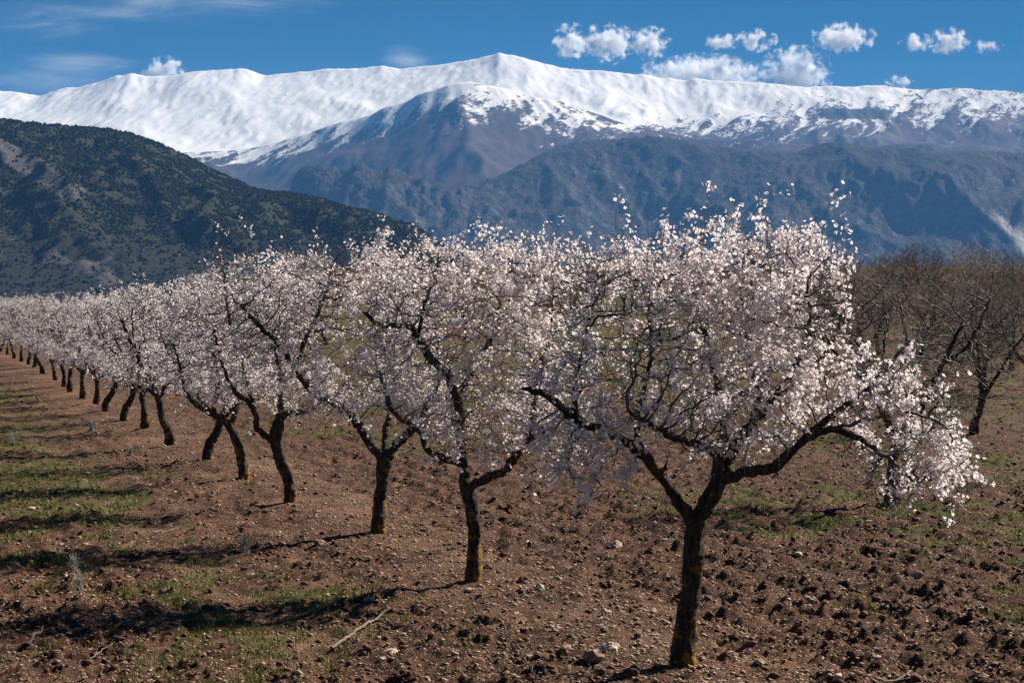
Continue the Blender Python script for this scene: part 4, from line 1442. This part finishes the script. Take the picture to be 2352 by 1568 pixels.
def build_litter():
    pale = stone_material("pale_stone", (0.42, 0.285, 0.19), (0.68, 0.52, 0.385))
    brown = stone_material("brown_stone", (0.20, 0.12, 0.085), (0.34, 0.225, 0.165))
    clodm = stone_material("clod_soil", (0.060, 0.027, 0.016), (0.160, 0.079, 0.046))
    SG = [blob_mesh("stone", 3, 0.34, 10 + k, (1, .82, .62), False, 1.2 + 0.12 * k) for k in range(6)]
    SGb = [m.copy() for m in SG]
    CG = [blob_mesh("clod", 3, 0.55, 30 + k, (1, .9, .75), False, 2.2) for k in range(5)]
    for m in SG: m.materials.append(pale)
    for m in SGb: m.materials.append(brown)
    for m in CG: m.materials.append(clodm)
    r = random.Random(21)

    def lay(kind, k, vx, vy, w, lab, grp=None, flat=1.0):
        x, y = on_ground(vx, vy)
        s = w * y / F * (0.5 if kind == 'c' else 0.62)
        me = {'p': SG, 'b': SGb, 'c': CG}[kind][k % (5 if kind == 'c' else 6)]
        o = put("clod" if kind == 'c' else "stone", me, None, None, (x, y, float(ground_z(x, y)) + s * 0.30 * flat))
        o.scale = (s, s, s * flat)
        o.rotation_euler = (r.uniform(-.25, .25), r.uniform(-.25, .25), r.uniform(0, 6.28))
        tag(o, lab, "soil clod" if kind == 'c' else "stone", grp)
    S_ = [
        ('p', 1415, 1242, 30, "rounded pale stone lying under the nearest tree's left limb", 1.1),
        ('b', 1363, 1512, 44, "large brown stone, left of the pale angular one, left of the nearest trunk", 1.0),
        ('p', 1404, 1495, 36, "pale angular stone just right of the large brown one", 1.1),
        ('p', 1392, 1414, 22, "upper white stone of a touching pair left of the nearest trunk", .9),
        ('p', 1386, 1424, 24, "lower white stone of a touching pair left of the nearest trunk", .6),
        ('b', 1261, 1299, 22, "brown stone right of the second tree's trunk, topmost of a line of lumps", 1.0),
        ('p', 1282, 1324, 22, "grey tilted stone between the second and nearest trunks", .8),
        ('p', 1238, 1364, 22, "jagged white stone in front of the second tree, right of its trunk", 1.0),
        ('p', 1077, 1354, 18, "small white stone at the foot of the second tree", .9),
        ('p', 1483, 1351, 24, "flat pale stone left of the nearest tree's trunk at mid height", .5),
        ('b', 1050, 1385, 26, "flat pinkish stone left in front of the second tree", .5),
        ('p', 851, 1367, 26, "flat grey stone in the shade below the third tree", .5),
        ('p', 843, 1274, 20, "pale flat stone in front of the third tree's trunk", .5),
        ('p', 897, 1471, 36, "long bone shaped pale stone right of the fallen branch", .35),
        ('p', 899, 1484, 24, "rounded white stone just below the bone shaped one", .7),
        ('p', 878, 1493, 18, "small pale stone left below the bone shaped one", .6),
        ('p', 1215, 1233, 18, "small pinkish stone in the open soil right of the second tree", .7),
        ('p', 1864, 1373, 28, "pale double humped stone in the open soil right of the nearest trunk", .8),
        ('p', 1714, 1299, 18, "small cream stone right of the nearest trunk halfway up", .6),
        ('p', 2107, 1306, 20, "upright pale pink stone in the tilled soil at the right", 1.2),
        ('p', 1835, 1263, 18, "rounded grey stone below the drooping right limb", .8),
        ('p', 1775, 1188, 18, "cream stone beside the green patch right of the fork", .6),
        ('p', 1744, 1528, 22, "cream stone right of the nearest trunk's foot", .9),
        ('p', 2012, 1503, 20, "chalky white stone low in the right part of the field", .9),
        ('p', 2171, 1526, 18, "white stone near the lower right corner", .7),
        ('b', 2260, 1546, 24, "brown stone nearest the lower right corner", .8),
        ('p', 70, 1158, 17, "bright rounded stone at the far left beyond the grass strip", .8),
        ('p', 87, 1161, 13, "small pale stone touching the bright rounded one at the far left", .5),
        ('p', 80, 1198, 14, "small peach stone at the far left below the bright rounded one", .8),
        ('p', 393, 1556, 26, "white flat stone at the bottom edge left of centre", .5),
        ('b', 307, 1494, 18, "pinkish rounded stone low on the left in front of the grass", .7),
        ('b', 285, 1503, 16, "grey pink stone left of the pinkish rounded one", .7),
        ('p', 573, 1296, 18, "lit curved stone on the shaded grass left of the third tree", .5),
        ('b', 514, 1463, 16, "upright pinkish stone in front of the green tuft on the left", 1.1),
        ('b', 732, 1244, 24, "grey block stone in the shadow left of the third tree", .9),
        ('b', 770, 1412, 18, "grey pink stone left of the fallen branch", .9),
        ('p', 345, 1545, 16, "pale pinkish stone near the bottom edge at the left", .5),
        ('p', 1990, 1190, 16, "cream stone under the drooping blossom twigs at the right", .6),
        ('p', 1500, 1395, 16, "small white flat stone left beside the nearest trunk", .5),
        ('b', 1300, 1485, 24, "brown pink flat stone left of the large brown one", .6),
    ]
    for i, (k, vx, vy, w, lab, fl) in enumerate(S_):
        lay(k, i, vx, vy, w, lab, "stones that stand out in the soil", fl)
    C_ = [
        (1666, 1519, 40, "big brown clod right of the nearest trunk's foot"), (1451, 1550, 40, "dark clod left of the nearest trunk at the bottom edge"),
        (1833, 1446, 32, "dark tall clod, left one of two in the right field"), (1912, 1452, 34, "dark clod, right one of two in the right field"),
        (1197, 1337, 22, "dark pointed clod right of the second tree's trunk"), (1250, 1349, 26, "dark shaded clod before the jagged white stone"),
        (1392, 1337, 26, "dark leaning clod between second and nearest trunk"), (1493, 1256, 22, "dark clod in the grass left of the nearest trunk"),
        (1155, 1272, 16, "dark little clod right beside the second trunk"), (1120, 1312, 24, "brown clod touching the second tree's foot"),
        (1290, 1497, 28, "dark crumbly clod near the fallen twig"), (1600 + 90, 1470, 30, "brown clod right of the nearest trunk at lichen height"),
        (1960, 1556, 30, "brown clod at the bottom edge right of centre"), (560, 1290, 14, "small dark clod on the shaded grass strip"),
    ]
    for i, (vx, vy, w, lab) in enumerate(C_):
        lay('c', i, vx, vy, w, lab, "clods that stand out in the soil")
    # small stones nobody would tell apart
    g = np.random.default_rng(77)
    x, y = field_points(g, 190, 17.3, 38.0)
    for i in range(len(x)):
        s = float(g.uniform(0.018, 0.040))
        o = put("stone", (SG if g.uniform() < .72 else SGb)[i % 6], None, None, (float(x[i]), float(y[i]), float(ground_z(x[i], y[i])) + s * 0.3))
        o.scale = (s, s * float(g.uniform(.7, 1.1)), s * float(g.uniform(.5, 1)))
        o.rotation_euler = (float(g.normal(0, .25)), float(g.normal(0, .25)), float(g.uniform(0, 6.28)))
        tag(o, "small stone among many alike scattered over the tilled soil", "stone", "small stones scattered over the soil")
    # gravel and crumbs: uncountable
    x, y = field_points(g, 44000, 16.8, 95.0)
    q = (x - 1.44) * 0.958 + (y - 18.3) * 0.286
    k = g.uniform(0, 1, len(x)) < 0.40 + 0.6 * np.exp(-(q / 1.3) ** 2)
    x, y = x[k], y[k]
    p = np.stack([x, y, ground_z(x, y)], 1)
    o = put("gravel", scatter_mesh("gravel", p, (0.006 + 0.020 * g.uniform(0, 1, len(x)) ** 2.5) * (1 + y / 80), (.3, .6), 5, 0), pale)
    tag(o, "pale pebbles strewn over the brown soil", "gravel", kind='stuff')
    x, y = field_points(g, 26000, 16.8, 80.0)
    c = clod_mask(x, y); k = g.uniform(0, 1, len(x)) < 0.15 + 0.85 * c
    x, y = x[k], y[k]
    p = np.stack([x, y, ground_z(x, y)], 1)
    sz = 0.009 + 0.030 * g.uniform(0, 1, len(x)) ** 3.5
    o = put("soil_crumbs", scatter_mesh("soil_crumbs", p, sz * (1 + y / 150), (.45, .8), 6, 1, .5), clodm)
    tag(o, "dark crumbs and clods of tilled earth", "soil crumbs", kind='stuff')
    return pale


def build_grass():
    g = np.random.default_rng(8)
    x, y = field_points(g, 90000, 16.8, 75.0, amax=0.25)
    m = grass_mask(x, y)
    cl = 0.5 + 0.9 * fbm(x / .22, y / .22, 3, 71)
    k = g.uniform(0, 1, len(x)) < np.clip((m - 0.10) * 1.1, 0, 1) * np.clip(cl, 0.05, 1.3) + 0.02
    x, y = x[k], y[k]
    n = len(x)
    B = 5
    X = np.repeat(x, B) + g.normal(0, .022, n * B); Y = np.repeat(y, B) + g.normal(0, .022, n * B)
    Z = np.repeat(ground_z(x, y), B)
    h = g.uniform(.02, .062, n * B) * (1 + Y / 200)
    a = g.uniform(0, 6.28, n * B); ln = g.uniform(.2, 1.1, n * B)
    w = 0.0035 * (1 + Y / 22)
    dx, dy = np.cos(a), np.sin(a)
    b0 = np.stack([X - dy * w, Y + dx * w, Z - .01], 1); b1 = np.stack([X + dy * w, Y - dx * w, Z - .01], 1)
    tp = np.stack([X + dx * h * ln, Y + dy * h * ln, Z + h], 1)
    V = np.stack([b0, b1, tp], 1).reshape(-1, 3)
    dry = np.repeat((g.uniform(0, 1, n * B) < .16), 3)
    c0 = np.array([.055, .066, .014, 1]); c1 = np.array([.12, .122, .032, 1]); c2 = np.array([.34, .29, .17, 1])
    u = np.repeat(g.uniform(0, 1, n * B), 3)[:, None]
    C = c0 * (1 - u) + c1 * u
    C = np.where(dry[:, None], c2, C)
    me = new_mesh("grass", V, np.arange(len(V)).reshape(-1, 3), {'tint': ('FLOAT_COLOR', C)}, smooth=False)
    t = NT("grass_blade")
    at_ = t.attr('tint').outputs['Color']
    d = t.n("ShaderNodeBsdfDiffuse"); t.l(at_, d.inputs['Color'])
    tr = t.n("ShaderNodeBsdfTranslucent"); t.l(at_, tr.inputs['Color'])
    mx = t.n("ShaderNodeMixShader"); mx.inputs[0].default_value = .4
    t.l(d.outputs[0], mx.inputs[1]); t.l(tr.outputs[0], mx.inputs[2]); t.l(mx.outputs[0], t.out.inputs['Surface'])
    o = put("grass", me, t.m)
    tag(o, "short green grass growing in patches over the orchard soil", "grass", kind='stuff')
    print("grass blades", n * B)


def tube_mesh(name, paths, K=5):
    Vs = []; Qs = []; off = 0
    for pts, rad in paths:
        pts = np.asarray(pts, float); n = len(pts); rad = np.asarray(rad, float)
        T = np.gradient(pts, axis=0); T /= np.linalg.norm(T, axis=1, keepdims=True) + 1e-9
        ref = np.array([.12, .31, .94])
        a = np.cross(T, ref); a /= np.linalg.norm(a, axis=1, keepdims=True) + 1e-9
        b = np.cross(T, a)
        an = np.arange(K) * 2 * math.pi / K
        R = pts[:, None] + (a[:, None] * np.cos(an)[None, :, None] + b[:, None] * np.sin(an)[None, :, None]) * rad[:, None, None]
        Vs.append(R.reshape(-1, 3))
        i = np.arange(n - 1)[:, None] * K; j = np.arange(K)[None]
        Qs.append((np.stack([i + j, i + (j + 1) % K, i + K + (j + 1) % K, i + K + j], -1).reshape(-1, 4)) + off)
        off += n * K
    return new_mesh(name, np.vstack(Vs), np.vstack(Qs))


def build_sticks():
    grey = NT("weathered_wood")
    n = grey.noise(grey.pos(), 30.0, 4, .6)
    grey.surface(grey.mix(grey.ramp(n, .3, .7), (.11, .080, .056), (.25, .19, .14)), .8, None, .2)
    dark = NT("dark_dead_wood")
    n = dark.noise(dark.pos(), 30.0, 4, .6)
    dark.surface(dark.mix(dark.ramp(n, .3, .7), (.035, .026, .020), (.10, .075, .058)), .8, None, .2)
    dry = NT("dry_stem")
    n = dry.noise(dry.pos(), 12.0, 3, .6)
    dry.surface(dry.mix(n, (.24, .22, .18), (.42, .39, .34)), .9, None, .1)
    r = np.random.default_rng(4)

    def path(vp, r0, r1, lift=0.03, step=0.05):
        P = []
        for q in vp:
            x, y = on_ground(q[0], q[1]); P.append((x, y, 0.0))
        Q, R = resample(np.array(P), list(np.linspace(r0, r1, len(P))), step, r, 0.006)
        L = land(Q[:, 0], Q[:, 1]); gz = ground_z(Q[:, 0], Q[:, 1])
        k = np.ones(5) / 5
        if len(gz) > 6: gz = np.convolve(np.pad(gz, 2, mode='edge'), k, 'valid')
        Q[:, 2] = gz + lift + R + (np.array([q[2] if len(q) > 2 else 0 for q in vp])[np.minimum((np.linspace(0, len(vp) - 1, len(Q))).astype(int), len(vp) - 1)] if any(len(q) > 2 for q in vp) else 0)
        return Q, R
    items = [
        ("fallen_branch", "pale barkless fallen branch lying on the soil before the third tree", grey.m,
         [([(762, 1464), (800, 1447), (828, 1428), (860, 1410), (880, 1402)], .014, .007), ([(835, 1425), (850, 1412), (872, 1408)], .009, .003), ([(860, 1410), (885, 1398), (898, 1393)], .010, .003), ([(870, 1404), (892, 1408)], .006, .002)]),
        ("fallen_twig", "long thin forked twig lying near the bottom centre, arching down to the right", dark.m,
         [([(1160, 1438), (1162, 1455), (1185, 1475), (1200, 1500), (1222, 1530), (1236, 1552)], .006, .005), ([(1205, 1470), (1208, 1500), (1222, 1530)], .003, .004), ([(1206, 1472), (1240, 1462)], .003, .002)]),
        ("fallen_twig", "dark twig lying along the bottom edge left of the large brown stone", dark.m,
         [([(1170, 1550), (1230, 1554), (1290, 1546), (1340, 1550), (1362, 1562)], .005, .007), ([(1290, 1546), (1330, 1556), (1360, 1566)], .004, .002), ([(1340, 1548), (1356, 1530), (1350, 1522)], .004, .002)]),
        ("fallen_twig", "curved grey stick just above the large brown stone", grey.m,
         [([(1352, 1492), (1375, 1480), (1405, 1478)], .006, .003)]),
        ("fallen_twig", "straight grey twig lying in the soil right of the nearest trunk", grey.m,
         [([(1696, 1246), (1750, 1254), (1800, 1262)], .006, .004), ([(1740, 1253), (1768, 1243)], .003, .002)]),
        ("fallen_branch", "pale bundle of dry sticks at the bottom edge on the right", grey.m,
         [([(2010, 1566), (2050, 1556), (2095, 1540)], .010, .006), ([(2050, 1556), (2090, 1552), (2110, 1544)], .007, .003), ([(2060, 1560), (2120, 1556)], .005, .002)]),
        ("fallen_twig", "dark broken stick poking up from the soil at the lower left", dark.m,
         [([(64, 1466), (80, 1455, .03), (96, 1449, .10)], .016, .010)]),
        ("fallen_twig", "grey twig lying low on the left before the green tuft", grey.m,
         [([(182, 1490), (215, 1484), (258, 1468)], .009, .003), ([(215, 1484), (240, 1482)], .004, .002)]),
        ("fallen_twig", "light twig lying on the strip of bare soil left of the third tree", grey.m,
         [([(355, 1214), (385, 1204), (412, 1196)], .008, .003), ([(385, 1204), (404, 1206)], .004, .002)]),
        ("fallen_twig", "small pale twig standing slanted left of the second stone row", grey.m,
         [([(478, 1140), (495, 1132), (508, 1124)], .007, .003)]),
    ]
    for nm, lab, mat, parts in items:
        paths = [path(p, a * 1.2, b * 1.2) for p, a, b in parts]
        o = put(nm, tube_mesh(nm, paths, 6), mat)
        tag(o, lab, "stick" if nm == "fallen_twig" else "branch", "fallen wood on the soil")
    # dry grey weeds standing in the grass strip
    for vx, vy, w, h, lab in [
        (182, 1342, 40, 62, "dry grey weed tuft in the green strip at the left, lower one"),
        (562, 1256, 46, 52, "bushy dry grey weed left of the third tree's shadow"),
        (470, 1252, 30, 34, "small dry grey weed left of the bushy one"),
        (170, 1300, 24, 46, "tall thin dry weed stalks behind the lower grey tuft"),
        (30, 1010, 34, 34, "pale dry weed by the left edge beyond the shadows"),
        (300, 1040, 30, 30, "pale dry weed on the grass strip beside the eighth tree"),
        (210, 985, 26, 26, "pale dry weed farther up the grass strip"),
    ]:
        x, y = on_ground(vx, vy); s = y / F
        z = float(ground_z(x, y))
        paths = []
        for i in range(46):
            a = r.uniform(0, 6.28); sp = r.uniform(0, 1) * w * s * 0.6; hh = h * s * r.uniform(.35, 1.0)
            b = np.array([x + r.normal(0, .03), y + r.normal(0, .03), z - .02])
            e = np.array([x + math.cos(a) * sp, y + math.sin(a) * sp, z + hh])
            mid = (b + e) / 2 + np.array([math.cos(a), math.sin(a), 0]) * -0.02 + r.normal(0, .008, 3)
            paths.append(([b, mid, e], [.0022 * (1 + y / 40), .0018 * (1 + y / 40), .001 * (1 + y / 40)]))
            if i % 2: 
                e2 = mid + np.array([r.normal(0, .04), r.normal(0, .04), hh * .4])
                paths.append(([mid, (mid + e2) / 2 + r.normal(0, .004, 3), e2], [.0016, .0014, .0010]))
        o = put("dry_weed", tube_mesh("dry_weed", paths, 3), dry.m)
        tag(o, lab, "weed", "dry weeds in the grass strip")


# ------------------------------------------------------------------ assemble
import time
_t = time.time()


def lap(s):
    global _t
    print("LAP", s, round(time.time() - _t, 1)); _t = time.time()


gm = ground_material()
o = put("ground", build_ground(), gm)
tag(o, "tilled brown orchard soil with green patches", "ground", kind='structure')
lap("ground")
build_snow_mountain(); lap("snow")
build_rock_mountain(); lap("rock")
build_hill(); lap("hill")
build_haze()
build_clouds(); lap("clouds")
MAT['bark'] = bark_material("almond_bark", 1.0, 0.030)
MAT['old_bark'] = bark_material("aged_almond_bark", 0.9, -0.02)
MAT['twig'] = twig_material()
MAT['bare_twig'] = twig_material('bare_twig_bark', (0.055, 0.034, 0.027), (0.165, 0.112, 0.088))
MAT['petal'] = petal_material()
build_front_trees(); lap("front trees")
build_orchard(); lap("orchard")
build_litter(); lap("litter")
build_grass(); lap("grass")
build_sticks(); lap("sticks")
